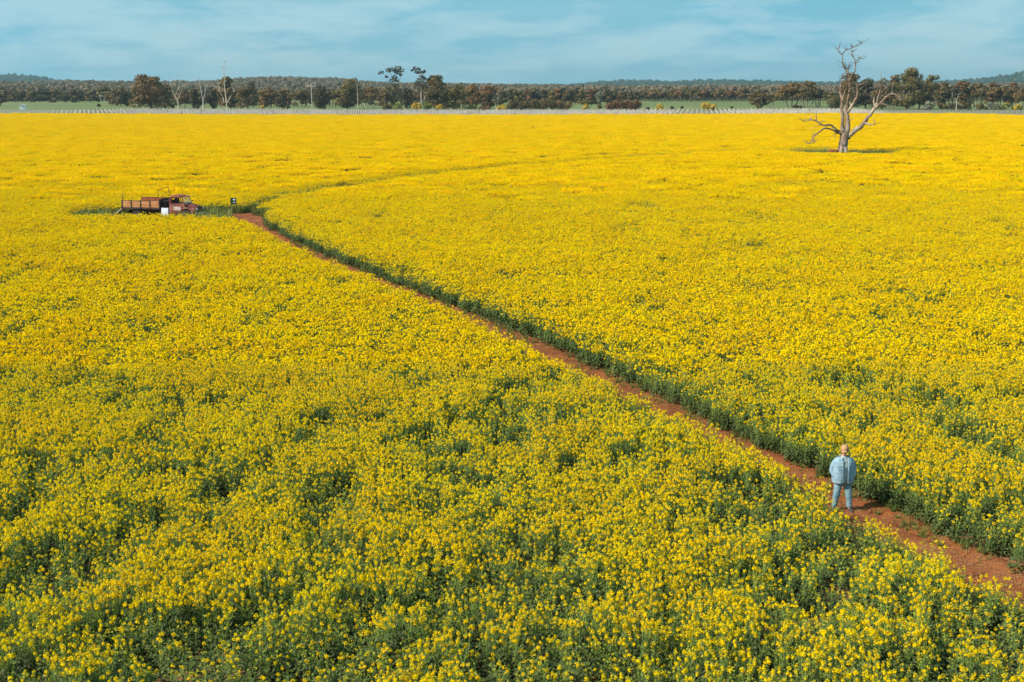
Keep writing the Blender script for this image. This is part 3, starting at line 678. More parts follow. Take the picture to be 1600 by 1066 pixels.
bare(354, 173, [[(354, 173, .34), (354, 160, .3), (352, 146, .24), (350, 130, .18), (350, 118, .12), (349, 106, .07), (351, 97, .03)], [(354, 162, .22), (360, 152, .18), (366, 144, .12), (362, 134, .05)], [(350, 160, .2), (348, 152, .17), (343, 143, .12), (341, 132, .05)]], 'tallest bare white tree with fine twigs reaching into the sky', seeds=5)
bare(559, 171, [[(559, 170, .16), (559, 150, .14), (558, 135, .1), (556, 128, .05)]], 'slim bare white trunk right of the tall golden brown gum', seeds=2)
bare(568, 170, [[(569, 170, .16), (567, 156, .14), (564, 145, .1), (563, 137, .05)]], 'leaning bare white trunk in front of the wide rusty gum', seeds=2)
bare(1494, 173, [[(1494, 173, .2), (1494, 164, .17), (1494, 156, .1), (1497, 150, .05)], [(1494, 160, .12), (1490, 154, .07), (1488, 150, .04)]], 'small pale bare tree before the dark bushes at right', seeds=2)
# power pole
g = P(488, 172.3); s = g.y/F; po = empty('power_pole', g, label='pale timber power pole with one crossarm rising from the middle of the tree line', cat='power pole')
mb = MB(); mb.tube([(0, 0, 0), (-.3, 0, 12.6)], [.22, .14], 8); mb.build('pole', M['palebark'], po)
mb = MB(); mb.box((-.3, -.2, 11.3), (4.6, .16, .2)); ca = mb.build('crossarm', M['palebark'], po)
for k in (-2.1, -1.2, 1.2, 2.1):
    mb = MB(); mb.lathe([(.05, 0), (.11, .08), (.06, .16), (.1, .24), (.03, .3)], (-.3+k, -.2, 11.4), 8, 'z'); mb.build('insulator', M['post'], ca)
# white shed at left
g = P(36, 171.3); sh = empty('small_shed', g, R(12), label='tiny white shed beyond the left end of the vineyard', cat='shed')
M['white'] = mat('white_paint', (.80, .80, .80), .6, (.70, .70, .70), 2.)
M['shedroof'] = mat('shed_roof', (.62, .64, .68), .5, (.5, .5, .52), 3.)
mb = MB(); mb.box((0, 0, .95), (3., 2.2, 1.9)); mb.build('wall', M['white'], sh)
mb = MB(); mb.prism([(-1.7, 1.9), (1.7, 1.9), (1.7, 1.98), (0, 2.5), (-1.7, 1.98)], -1.3, 1.3); mb.build('roof', M['shedroof'], sh)
mb = MB(); mb.box((.6, -1.115, .85), (.8, .03, 1.6)); mb.build('door', M['shedroof'], sh)

# ------------------------------------------------------------------ dead tree (limbs measured in an enlargement, 5.077 per photo px)
dt_o = empty('dead_tree', TREE, label='large bare dead gum with twisted pale limbs standing alone in the yellow field', cat='dead tree')
def Dz(zx, zy, dy=0):
    x = 1220+zx/5.077; y = 50+zy/5.077; q = PD(x, y, TREE.y+dy); return (q.x-TREE.x, dy, q.z)
def limb(mb, pts, r0, r1, dy0=0, dy1=0, n=8, mi=0, jit=1.):
    m = len(pts); out = []
    for i, (a, b) in enumerate(pts): t = i/(m-1); out.append(Dz(a, b, dy0+(dy1-dy0)*t))
    # refine
    P3 = [Vector(p) for p in out]; Q = []; Rr = []
    for i in range(m-1):
        p0 = P3[max(i-1, 0)]; p1 = P3[i]; p2 = P3[i+1]; p3 = P3[min(i+2, m-1)]
        for k in range(3):
            t = k/3; Q.append(.5*((2*p1)+(p2-p0)*t+(2*p0-5*p1+4*p2-p3)*t*t+(3*p1-p0-3*p2+p3)*t**3)); Rr.append((i+t)/(m-1))
    Q.append(P3[-1]); Rr.append(1)
    rr = [(r0+(r1-r0)*t)*(1+random.uniform(-.18, .14)*jit) for t in Rr]
    Q = [q+Vector((random.uniform(-1, 1), random.uniform(-1, 1), random.uniform(-1, 1)))*rr[i]*.32*jit for i, q in enumerate(Q)]
    mb.tube(Q, rr, n, mi); return Q
tk = MB()
b0 = Dz(480, 960); limb(tk, [(486, 1010), (487, 940), (497, 880), (508, 825), (512, 785)], .86, .56, n=14, jit=.3)
for k_ in range(5): an = k_*1.25+.3; tk.tube([Vector(Dz(487, 985))+Vector((math.cos(an)*1.15, math.sin(an)*1.15, -.25)), Vector(Dz(489, 955))+Vector((math.cos(an)*.62, math.sin(an)*.62, .1)), Vector(Dz(494, 900))+Vector((math.cos(an)*.45, math.sin(an)*.45, .3))], [.30, .34, .2], 7)
# dark hollow where the stems part
limb(tk, [(512, 830), (528, 770), (530, 720), (528, 690)], .50, .36, 0, .2, jit=.5)
hl_ = MB(); hl_.loft([[tuple(Vector(Dz(500+a_*math.cos(t), 782+a_*1.3*math.sin(t), -.52-d_))) for t in np.linspace(0, 6.283, 12, endpoint=False)] for a_, d_ in ((13, -.1), (12, .02), (3, .03))])
tko = tk.build('trunk', M['deadwood'], dt_o, True); hl_.build('hollow', M['twig'], tko, True)
def limbs(name, specs):
    mb = MB()
    for s_ in specs: limb(mb, *s_[:-1], n=s_[-1])
    return mb.build(name, M['deadwood'], dt_o, True)
limbs('limb', [([(495, 840), (492, 760), (488, 680), (484, 600), (486, 540), (480, 490), (472, 440), (478, 405)], .38, .10, 0, .6, 8), ([(486, 560), (496, 510), (512, 470), (520, 455)], .22, .08, .3, -.6, 6), ([(482, 520), (467, 490), (463, 465)], .16, .06, .4, 1, 5)])
limbs('limb', [([(528, 720), (524, 650), (520, 590), (535, 540), (545, 490), (548, 440), (545, 380), (538, 330), (528, 300)], .33, .10, .2, -.4, 8), ([(548, 440), (530, 415), (505, 402), (478, 412)], .22, .1, -.3, .8, 6), ([(545, 395), (560, 350), (580, 325), (592, 300), (590, 240)], .16, .06, -.4, -1.5, 5),
    ([(545, 560), (562, 590), (552, 620)], .16, .08, 0, -.6, 5), ([(530, 715), (555, 700), (575, 684)], .1, .04, 0, -.8, 5)])
limbs('limb', [([(530, 640), (562, 592), (585, 550), (603, 515), (610, 470), (606, 420)], .24, .13, 0, -1.6, 8), ([(606, 422), (640, 415), (680, 405)], .14, .04, -1.6, -2, 5), ([(610, 480), (630, 455), (660, 432)], .16, .06, -1.4, -.8, 5), ([(640, 460), (670, 485), (705, 500), (738, 525)], .12, .05, -1, .5, 5)])
limbs('limb', [([(530, 835), (560, 812), (605, 770), (650, 735), (680, 690), (720, 645), (745, 600), (765, 560)], .44, .20, 0, -2.0, 8), ([(765, 560), (775, 510), (790, 460), (798, 425), (770, 425)], .20, .05, -2, -2.6, 7), ([(745, 605), (800, 555), (850, 505), (900, 492), (935, 520), (955, 545)], .22, .07, -1.9, -4.2, 7), ([(750, 600), (780, 575), (820, 572), (875, 600)], .15, .04, -1.8, -3, 5),
    ([(780, 500), (810, 465), (838, 450)], .12, .04, -2.2, -1.2, 5), ([(770, 550), (830, 520), (890, 520), (935, 550), (975, 520)], .16, .06, -2, -.3, 5), ([(745, 600), (738, 550), (740, 518)], .14, .07, -2, -1.6, 5), ([(672, 725), (705, 735), (742, 737)], .2, .05, -1.5, -2.4, 6)])
limbs('limb', [([(500, 790), (455, 785), (420, 755), (380, 735), (340, 742), (300, 720), (262, 702), (232, 700), (190, 712)], .24, .04, 0, -1.6, 7), ([(282, 712), (280, 660), (290, 605)], .12, .05, -1, -1.3, 5), ([(240, 700), (243, 660)], .07, .03, -1.3, -1, 4), ([(500, 800), (450, 800), (400, 772), (350, 765), (300, 795), (262, 825), (245, 860), (215, 888)], .20, .04, 0, -3.2, 7),
    ([(262, 825), (258, 860), (265, 880)], .1, .04, -2.8, -2.4, 5), ([(345, 742), (290, 745), (225, 778)], .06, .02, -.7, .8, 4), ([(440, 800), (400, 835), (385, 870)], .05, .02, -.3, -1, 4), ([(440, 810), (425, 850)], .05, .02, -.3, -1, 4)])
tw = MB(); TP = [(490, 250), (485, 180), (515, 290), (540, 280), (592, 250), (575, 200), (560, 160), (570, 125), (520, 145), (620, 212), (640, 95), (455, 140), (528, 300), (472, 440), (548, 440), (606, 422), (680, 405), (660, 432), (738, 525), (798, 425), (770, 425), (935, 520), (955, 545), (875, 600), (838, 450), (975, 520), (742, 737), (232, 700), (190, 712), (290, 605), (215, 888), (265, 880), (463, 465), (520, 455), (300, 720), (262, 825), (850, 505), (480, 412)]
for a, b in TP:
    for k in range(4):
        an = random.uniform(-1.4, 1.4); l2 = random.uniform(22, 62); dd = -1.2-(a-500)*.006 if a > 560 else (500-a)*-.004
        limb(tw, [(a, b), (a+math.sin(an)*l2*.5+random.uniform(-4, 4), b-math.cos(an)*l2*.5), (a+math.sin(an)*l2, b-math.cos(an)*l2*.9)], .048, .022, dd, dd+random.uniform(-1, 1), n=4, jit=.5)
for s_ in [([(530, 320), (515, 290), (492, 250), (490, 200), (485, 180), (462, 165), (455, 140), (475, 75)], .12, .03, 0, 1), ([(487, 182), (520, 145), (570, 125), (640, 95), (710, 40)], .09, .025, .3, -1), ([(570, 125), (620, 95), (645, 85)], .05, .02, -.2, -.5),
    ([(532, 310), (542, 270), (550, 230)], .10, .03, 0, .3), ([(590, 300), (592, 240), (575, 200), (560, 160), (590, 140)], .10, .03, -1.2, -.2), ([(592, 240), (620, 212), (660, 210), (685, 185)], .08, .03, -1.2, -2), ([(575, 200), (550, 180), (530, 160)], .04, .02, -1, 0),
    ([(538, 325), (528, 290), (505, 270)], .09, .03, 0, -.5), ([(490, 250), (500, 285), (520, 315)], .09, .08, .4, 0), ([(800, 430), (797, 370), (795, 305)], .05, .02, -2.5, -2), ([(880, 500), (885, 440), (890, 400)], .05, .02, -3.6, -3), ([(650, 740), (640, 745), (620, 765)], .05, .03, -1.5, -2)]:
    limb(tw, *s_, n=4)
tw.build('twigs', M['twig'], dt_o)
lf = MB()
for a, b, r_ in ((500, 370, .8), (520, 350, .9), (550, 345, .8), (590, 352, .7), (600, 362, .6), (490, 470, .8), (510, 440, .7), (500, 430, .7), (520, 500, .7), (565, 345, .6), (505, 400, .5)):
    foliage_blob(lf, Dz(a, b, random.uniform(-.5, .9)), (r_, r_, r_*.6), 60, .22)
lf.build('leaf_clump', M['brown'], dt_o)
g = P(1297, 236, .9); mb = MB()
M['rustmetal'] = mat('rust_metal', (.30, .075, .03), .8, (.16, .05, .025), 6., metal=.0, bump=.3)
# rusty barrel lying left of the tree
g = Vector((TREE.x-1.75, TREE.y-2.6, 0))
ba = empty('rusty_drum', g, R(12), label='rust red drum lying on its side left of the dead tree trunk', cat='drum')
mb = MB(); prof = [(.05, -.75), (.42, -.75), (.45, -.72), (.43, -.68), (.43, -.27), (.46, -.25), (.43, -.23), (.43, .23), (.46, .25), (.43, .27), (.43, .68), (.45, .72), (.42, .75), (.05, .75)]
mb.lathe(prof, (0, 0, .9), 20, 'x'); mb.build('shell', M['rustmetal'], ba, True)
mb = MB()
for k in (-.5, .5): mb.box((k, 0, .23), (.16, .8, .46))
mb.build('cradle', M['bark'], ba)
# ------------------------------------------------------------------ old truck (x forward, camera looks at its -y side)
M['redpaint'] = mat('faded_red_paint', (.25, .062, .042), .75, (.13, .036, .022), 4.5, n2=1.4, col3=(.38, .17, .125), bump=.15, detail=8)
M['planks'] = mat('tray_timber', (.56, .24, .085), .85, (.38, .14, .05), 2.2, n2=.9, col3=(.62, .36, .17), stretch=(1, 1, 7), bump=.3)
M['redplanks'] = mat('red_tray_timber', (.34, .085, .035), .85, (.22, .06, .03), 3., stretch=(1, 1, 6), bump=.3)
M['darkmetal'] = mat('dark_metal', (.035, .028, .025), .7, (.08, .04, .03), 4.)
M['tyre'] = mat('tyre', (.035, .03, .028), .9, (.06, .05, .04), 6.)
M['rim'] = mat('rusty_rim', (.30, .13, .07), .8, (.18, .08, .05), 6.)
M['cream'] = mat('pale_door_panel', (.55, .48, .42), .7, (.42, .22, .16), 2.4)
M['chrome'] = mat('dull_chrome', (.5, .5, .48), .4, metal=.8)
M['seat'] = mat('seat_vinyl', (.04, .025, .02), .7, (.07, .04, .03), 5.)
gl = bpy.data.materials.new('dusty_glass'); gl.use_nodes = True; b = gl.node_tree.nodes['Principled BSDF']
b.inputs['Base Color'].default_value = (.75, .75, .70, 1); b.inputs['Roughness'].default_value = .15; b.inputs['Alpha'].default_value = .35
lens = mat('lamp_lens', (.75, .72, .65), .2, spec=.6)
tr = empty('old_truck', TRUCK+Vector((0, 0, .03)), TR_ANG, label='rusty red vintage flatbed truck with timber tray parked in the canola', cat='truck')
tr.scale = (.925, .925, .925)
def T(mb, name, m, par=tr, smooth=False, bv=0):
    o = mb.build(name, m, par, smooth); 
    if bv: bevel(o, bv)
    return o
# chassis
mb = MB()
for s in (-.45, .45): mb.box((.1, s, .72), (6.3, .09, .2))
for x in (-2.9, -1.6, -.3, 1.2, 2.6): mb.box((x, 0, .72), (.1, .8, .14))
mb.tube([(-2.0, -.85, .45), (-2.0, .85, .45)], .07, 8); mb.tube([(2.75, -.8, .45), (2.75, .8, .45)], .05, 8); mb.tube([(-1.9, 0, .5), (1.6, 0, .62)], .05, 8)
mb.box((.55, -.75, .62), (.7, .4, .42)); T(mb, 'chassis', M['darkmetal'], bv=.01)
# wheels
def wheel(x, y, dual=False):
    mb = MB(); rr, wd = .46, .2
    prof = [(.27, -wd/2), (.40, -wd/2), (.45, -wd*.38), (.46, -wd*.2), (.46, wd*.2), (.45, wd*.38), (.40, wd/2), (.27, wd/2)]
    mb.lathe(prof, (0, 0, 0), 28)
    if dual: mb.lathe(prof, (0, .24*(1 if y < 0 else -1), 0), 28)
    wv = MB(); s = -1 if y < 0 else 1
    root = T(mb, 'wheel', M['tyre'], smooth=False); root.location = (x, y, .46)
    wv.lathe([(.27, s*wd*.45), (.26, s*wd*.3), (.20, s*wd*.1), (.10, s*wd*.15), (.09, s*wd*.5), (.02, s*wd*.55)], (0, 0, 0), 24)
    for k in range(6): a = k*1.047; wv.lathe([(.02, s*wd*.1), (.02, s*wd*.28)], (.15*math.cos(a), 0, .15*math.sin(a)), 6)
    wv.build('rim', M['rim'], root)
for s in (-.93, .93): wheel(-2.0, s, True); wheel(2.75, s*.95)
# tray
mb = MB()
for k in range(9): mb.box((-1.53, -1.0+k*.25, 1.06), (3.66, .235, .05))
for x in (-3.1, -2.3, -1.5, -.7, .1): mb.box((x, 0, .98), (.09, 2.2, .11))
T(mb, 'tray_floor', M['bark'])
mb = MB()
for s in (-1.12, 1.12): mb.box((-1.53, s, 1.03), (3.72, .05, .14))
mb.box((-3.4, 0, 1.03), (.05, 2.24, .14)); T(mb, 'tray_rail', M['darkmetal'])
for y, x0, x1, zt, m in ((-1.12, -3.38, .26, 1.72, M['planks']), (1.12, -2.6, .26, 1.84, M['redplanks'])):
    n = 4; wseg = (x1-x0)/n
    for k in range(n):
        mb = MB()
        for j in range(3): z0 = 1.12+(zt-1.12)*j/3; mb.box((x0+wseg*(k+.5), y, z0+(zt-1.12)/6), (wseg-.05, .035, (zt-1.12)/3-.012), 0)
        T(mb, 'side_board', m)
    mb = MB()
    for k in range(n+1): mb.box((x0+wseg*k, y-.045*(1 if y < 0 else -1), (1.0+zt)/2), (.055, .05, zt-.96+.04))
    mb.box(((x0+x1)/2, y, zt+.02), (x1-x0, .06, .035)); T(mb, 'side_frame', M['darkmetal'])
mb = MB(); mb.box((-3.38, -1.0, 1.9), (.035, .035, 1.0)); T(mb, 'stake', M['darkmetal'])
mb = MB()
for j in range(5): mb.box((.30, 0, 1.2+j*.155), (.04, 2.2, .145))
for y in (-1.0, -.4, .4, 1.0): mb.box((.345, y, 1.35), (.05, .07, 1.1))
T(mb, 'headboard', M['darkmetal'])  # near-black colour also holds the shadow on the headboard's front face
mb = MB(); mb.tube([(.2, -1.08, 1.0), (.2, -1.08, 2.66), (.2, -1.02, 2.74), (.2, 1.02, 2.84), (.2, 1.08, 2.76), (.2, 1.08, 1.0)], .028, 8); T(mb, 'hoop', M['rustmetal'])
mb = MB(); mb.box((.62, .1, 1.2), (.32, 1.7, 1.0)); T(mb, 'dark_gap_box', M['darkmetal'], bv=.03)  # dark box added to stand for the dark gap behind the cab
# cab lower body
mb = MB(); ysq = lambda z: 1-.10*max(0, (z-1.1))
lower = [(1.10, .62), (2.55, .62), (2.62, 1.0), (2.58, 1.47), (1.12, 1.50), (1.06, 1.1)]
mb.prism(lower, -.86, .86, 0, ysq); T(mb, 'cab', M['redpaint'], bv=.04)
roofr = []
for z, gx, gy, cx_ in ((2.02, .60, .74, 1.72), (2.08, .62, .76, 1.70), (2.16, .56, .70, 1.68), (2.22, .40, .52, 1.66), (2.235, .15, .2, 1.66)):
    ring = []
    for k in range(32):
        t = 2*math.pi*k/32; c_, s_ = math.cos(t), math.sin(t)
        ring.append((cx_+gx*np.sign(c_)*abs(c_)**.5, gy*np.sign(s_)*abs(s_)**.5, z))
    roofr.append(ring)
mb = MB(); mb.loft(roofr); T(mb, 'cab_roof', M['redpaint'], smooth=True)
mb = MB()
for s in (-1, 1):
    mb.tube([(1.14, s*.80, 1.46), (1.15, s*.72, 2.06)], .06, 6); mb.tube([(1.30, s*.82, 1.46), (1.30, s*.73, 2.05)], .05, 6)
    mb.tube([(2.56, s*.80, 1.44), (2.30, s*.70, 2.06)], .045, 6); mb.tube([(2.22, s*.81, 1.46), (2.2, s*.73, 2.06)], .022, 6)
mb.tube([(2.57, 0, 1.45), (2.31, 0, 2.07)], .02, 6); mb.box((1.12, 0, 1.52), (.06, 1.5, .14)); mb.box((1.13, 0, 1.98), (.06, 1.4, .14))
for s in (-.5, .5): mb.box((1.12, s, 1.75), (.05, .42, .4))
T(mb, 'pillar', M['redpaint'])
mb = MB(); mb.add([(2.575, -.76, 1.47), (2.575, .76, 1.47), (2.325, .68, 2.04), (2.325, -.68, 2.04)], [(0, 1, 2, 3)]); wsn = T(mb, 'windscreen', gl)
mb = MB(); mb.box((2.42, 0, 2.10), (.34, 1.42, .03), rot=Matrix.Rotation(R(6), 3, 'Y')); T(mb, 'sun_visor', M['redpaint'])
for s in (-1, 1):
    mb = MB(); mb.prism([(1.36, .66), (2.36, .66), (2.40, .80), (2.38, 1.49), (1.36, 1.49)], s*.872, s*.885, 0, ysq); d_ = T(mb, 'door', M['redpaint'])
    mb = MB(); mb.box((1.52, s*.875, 1.30), (.16, .05, .035)); mb.build('handle', M['chrome'], d_)
    mb = MB(); mb.prism([(1.50, .88), (2.22, .88), (2.22, 1.24), (1.50, 1.24)], s*.889, s*.893, 0, ysq); mb.build('door_panel', M['cream'], d_)
mb = MB(); mb.box((1.42, 0, 1.42), (.42, 1.4, .2)); mb.box((1.26, 0, 1.62), (.14, 1.4, .38)); T(mb, 'seat', M['seat'], bv=.04)
mb = MB(); pts = [(2.0+.07*math.sin(t)*.4, -.38+.2*math.cos(t), 1.56+.2*math.sin(t)) for t in np.linspace(0, 6.283, 20)]; mb.tube(pts, .014, 6, 0, False); mb.tube([(2.3, -.38, 1.3), (2.0, -.38, 1.56)], .015, 6); T(mb, 'steering_wheel', M['seat'])
# bonnet loft
rings = []
for x, zt, hw, zb in ((2.52, 1.49, .80, .85), (2.75, 1.47, .70, .82), (3.05, 1.43, .58, .8), (3.3, 1.38, .47, .78), (3.5, 1.31, .38, .78), (3.6, 1.22, .33, .8), (3.62, 1.12, .28, .85)):
    ring = []
    for k in range(24):
        t = 2*math.pi*k/24; c_, s_ = math.cos(t), math.sin(t); zc = (zt+zb)/2; hh = (zt-zb)/2
        ring.append((x, hw*np.sign(c_)*abs(c_)**.7, zc+hh*np.sign(s_)*abs(s_)**.8))
    rings.append(ring)
mb = MB(); mb.loft(rings); T(mb, 'bonnet', M['redpaint'], smooth=True)
for s in (-1, 1):
    rings = []
    for k in range(17):
        t = math.pi*(1.06-k/16*1.10); cxw = 2.78; ro = .66; ri = .54
        x, z = cxw+math.cos(t)*ro*1.12, .50+math.sin(t)*ro; xi, zi = cxw+math.cos(t)*ri*1.1, .50+math.sin(t)*ri
        y1 = s*.90; y0 = s*.42; fl = s*.98
        rings.append([(x, y0, z), (x, y1*.93, z), ((x*.75+xi*.25), fl, z*.8+zi*.2), (xi, fl*.99, zi), (xi, y0, zi)])
    mb = MB(); mb.loft(rings); fo = T(mb, 'front_fender', M['redpaint'], smooth=True)
    mb = MB(); mb.prism([(3.18, .62), (3.58, .66), (3.62, .98), (3.38, 1.12), (3.0, 1.14)], s*.36, s*.84); bevel(mb.build('fender_nose', M['redpaint'], fo), .05, 3)
    mb = MB(); mb.lathe([(.02, .0), (.13, .0), (.15, -.04), (.15, -.16), (.05, -.2)], (3.70, s*.64, .98), 20, 'x'); hl = T(mb, 'headlight', M['redpaint'], smooth=True)
    mb = MB(); mb.lathe([(.125, 0.003), (.11, .03), (.06, .05), (.01, .055)], (3.70, s*.64, .98), 20, 'x'); mb.build('lens', lens, hl, True)
    mb = MB(); mb.box((1.8, s*.9, .52), (1.3, .28, .05)); T(mb, 'running_board', M['rustmetal'])
    mb = MB(); mb.lathe([(.01, 0), (.09, .0), (.09, .03), (.01, .03)], (2.50, s*1.10, 1.62), 12, 'x'); mb.tube([(2.5, s*.84, 1.45), (2.5, s*1.10, 1.60)], .012, 5); T(mb, 'mirror', M['darkmetal'])
mb = MB(); mb.loft([[(x, gy*np.sign(math.cos(t))*abs(math.cos(t))**.6, zc_+gz*np.sign(math.sin(t))*abs(math.sin(t))**.7) for t in np.linspace(0, 6.283, 24, endpoint=False)] for x, gy, gz, zc_ in ((3.55, .58, .26, .96), (3.66, .57, .25, .96), (3.68, .54, .22, .96))])
gr = T(mb, 'grille', M['darkmetal'], smooth=False)
mb = MB()
for z in (.80, .88, .96, 1.04, 1.12): mb.box((3.70, 0, z), (.03, .95, .022))
mb.build('grille_bar', M['rustmetal'], gr)
mb = MB(); mb.loft([[(x-.10*abs(y)**2, y, .60+hz) for x, hz in ((3.86, -.09), (3.90, -.05), (3.90, .05), (3.86, .09), (3.84, .0))] for y in np.linspace(-.98, .98, 9)]); T(mb, 'front_bumper', M['palebark'])
mb = MB(); mb.box((-3.43, -.85, .9), (.05, .2, .12)); T(mb, 'tail_lamp', M['redpaint'])
# white board leaning by the truck
def Tw(x, y, z=0): return TRUCK+Matrix.Rotation(TR_ANG, 3, 'Z') @ Vector((x, y, z))
M['boardwhite'] = mat('board_white', (.78, .82, .88), .5, (.66, .70, .76), 3.)
q = Tw(.95, -1.5); bo = empty('white_notice_board', q, TR_ANG+R(4), label='small blank looking white board standing beside the truck cab', cat='notice board')
mb = MB(); mb.box((0, 0, .76), (.60, .03, .68), rot=Matrix.Rotation(R(-6), 3, 'X')); bevel(mb.build('panel', M['boardwhite'], bo), .01)
mb = MB()
for s in (-.24, .24): mb.box((s, .04, .36), (.035, .03, .72))
mb.build('leg', M['bark'], bo)
# timber ramp at the tray's rear
q = Tw(-3.25, -.3); ra = empty('timber_ramp', q, TR_ANG, label='pale timber ramp sloping from the ground up to the rear of the truck tray', cat='ramp')
mb = MB()
for k in range(3): mb.box((-.62, -.32+k*.3, .50), (1.75, .28, .06), rot=Matrix.Rotation(R(-37), 3, 'Y'))
mb.build('plank', M['palebark'], ra)
# rusty drum pile hint under tray rear is the spare wheel
mb = MB(); mb.lathe([(.2, -.1), (.40, -.1), (.45, 0), (.40, .1), (.2, .1)], (-2.9, -.2, .62), 20, 'z'); T(mb, 'spare_wheel', M['tyre'])
# dark green framed picture board on two legs
M['greenpaint'] = mat('dark_green_paint', (.018, .05, .025), .5, (.03, .07, .03), 5.)
M['pic'] = mat('printed_panel', (.02, .05, .03), .6, (.05, .11, .06), 3.5)
q = P(365.5, 334.5); sg = empty('sign_board', q, R(6), label='dark green framed board on two legs at the head of the red path', cat='sign')
mb = MB()
for s in (-.24, .24): mb.box((s, 0, .69), (.05, .05, 1.38))
mb.build('leg', M['greenpaint'], sg)
mb = MB(); mb.box((0, 0, 1.40), (.56, .05, .06)); mb.box((0, 0, .86), (.44, .04, .05)); mb.build('frame', M['greenpaint'], sg)
mb = MB(); mb.box((0, -.002, 1.125), (.43, .02, .48)); pn = mb.build('panel', M['pic'], sg)
mb = MB(); mb.add([(-.02, -.016, 1.22), (.17, -.016, 1.20), (.17, -.016, 1.34), (.04, -.016, 1.34), (-.06, -.016, 1.30)], [(0, 1, 2, 3, 4)]); mb.add([(-.02, -.016, .98), (.10, -.016, .98), (.14, -.016, 1.06), (.02, -.016, 1.08)], [(0, 1, 2, 3)]); mb.build('print', M['boardwhite'], pn)

# ------------------------------------------------------------------ the person
def skin_obj(name, chains, material, mats=None, voxel=None, extra=None, sub=2):
    """chains: list of lists of (x,y,z,r); first vertex of later chains snaps to an existing vertex if equal"""
    vs = []; es = []; rs = []; key = {}
    for ch in chains:
        prev = None
        for (x, y, z, r) in ch:
            k = (round(x, 4), round(y, 4), round(z, 4))
            if k not in key: key[k] = len(vs); vs.append((x, y, z)); rs.append(r)
            i = key[k]
            if prev is not None and prev != i: es.append((prev, i))
            prev = i
    me = bpy.data.meshes.new(name); me.from_pydata(vs, es, []); o = bpy.data.objects.new(name, me); C.objects.link(o)
    o.modifiers.new('s', 'SKIN'); me.skin_vertices[0].data[0].use_root = True
    for i, r in enumerate(rs): me.skin_vertices[0].data[i].radius = (r if isinstance(r, tuple) else (r, r))
    if sub: m = o.modifiers.new('ss', 'SUBSURF'); m.levels = sub; m.render_levels = sub
    dg = bpy.context.evaluated_depsgraph_get(); ev = o.evaluated_get(dg); m2 = bpy.data.meshes.new_from_object(ev)
    bpy.data.objects.remove(o); 
    return m2
def merged(name, meshes, material, par, voxel=.01, smooth_it=4, folds=0):
    mb = MB()
    for m in meshes: mb.add([v.co[:] for v in m.vertices], [tuple(p.vertices) for p in m.polygons])
    o = mb.build(name, material); r = o.modifiers.new('r', 'REMESH'); r.mode = 'VOXEL'; r.voxel_size = voxel; r.use_smooth_shade = True
    if smooth_it: s_ = o.modifiers.new('sm', 'SMOOTH'); s_.iterations = smooth_it; s_.factor = .5
    dg = bpy.context.evaluated_depsgraph_get(); m2 = bpy.data.meshes.new_from_object(o.evaluated_get(dg)); m2.name = name
    o.modifiers.clear(); o.data = m2
    if folds:
        n = len(m2.vertices); co = np.zeros(n*3, np.float32); m2.vertices.foreach_get('co', co); co = co.reshape(-1, 3).astype(float); no = np.zeros(n*3, np.float32); m2.vertices.foreach_get('normal', no); no = no.reshape(-1, 3)
        f_ = fbm(co[:, 0]*9+5+co[:, 2]*5, co[:, 2]*17+co[:, 1]*6, 61, 3)-.5; f_ = -np.abs(f_)*2+.4
        co = co+no*(f_*folds)[:, None]; m2.vertices.foreach_set('co', co.astype(np.float32).ravel()); m2.update()
    for p in m2.polygons: p.use_smooth = True
    o.parent = par; return o
def ell(c, r, rot=None, n=20, m=12):
    mb = MB(); vs = []; fs = []
    for i in range(m+1):
        ph = math.pi*i/m
        for k in range(n):
            t = 2*math.pi*k/n; v = Vector((r[0]*math.sin(ph)*math.cos(t), r[1]*math.sin(ph)*math.sin(t), r[2]*math.cos(ph)))
            if rot is not None: v = rot @ v
            vs.append(v+Vector(c))
    for i in range(m):
        for k in range(n): k2 = (k+1) % n; fs.append((i*n+k, (i+1)*n+k, (i+1)*n+k2, i*n+k2))
    mb.add(vs, fs); return mb.mesh('e', M['skin'])
M['skin'] = mat('skin', (.52, .26, .18), .6, (.46, .21, .15), 8.)
M['denim'] = mat('light_denim', (.245, .355, .42), .85, (.17, .265, .34), 9., n2=2.6, col3=(.30, .40, .44), bump=.3)
M['jeans'] = mat('pale_jeans', (.20, .32, .36), .85, (.14, .24, .29), 8., n2=2.4, col3=(.26, .38, .40), bump=.3)
M['shirt'] = mat('grey_shirt', (.34, .40, .38), .85, (.28, .34, .33), 8.)
M['cap'] = mat('tan_cap', (.50, .28, .13), .85, (.38, .20, .09), 12.)
M['shoe'] = mat('dark_shoe', (.05, .035, .03), .7, (.08, .05, .04), 10.)
M['hair'] = mat('hair', (.15, .075, .04), .8, (.15, .08, .05), 30.)
q = P(1314.5, 801); PER = q+Vector((0, 0, .05))
pe = empty('person', PER, R(3), label='person in light blue denim jacket and jeans with tan cap standing on the red path', cat='person')
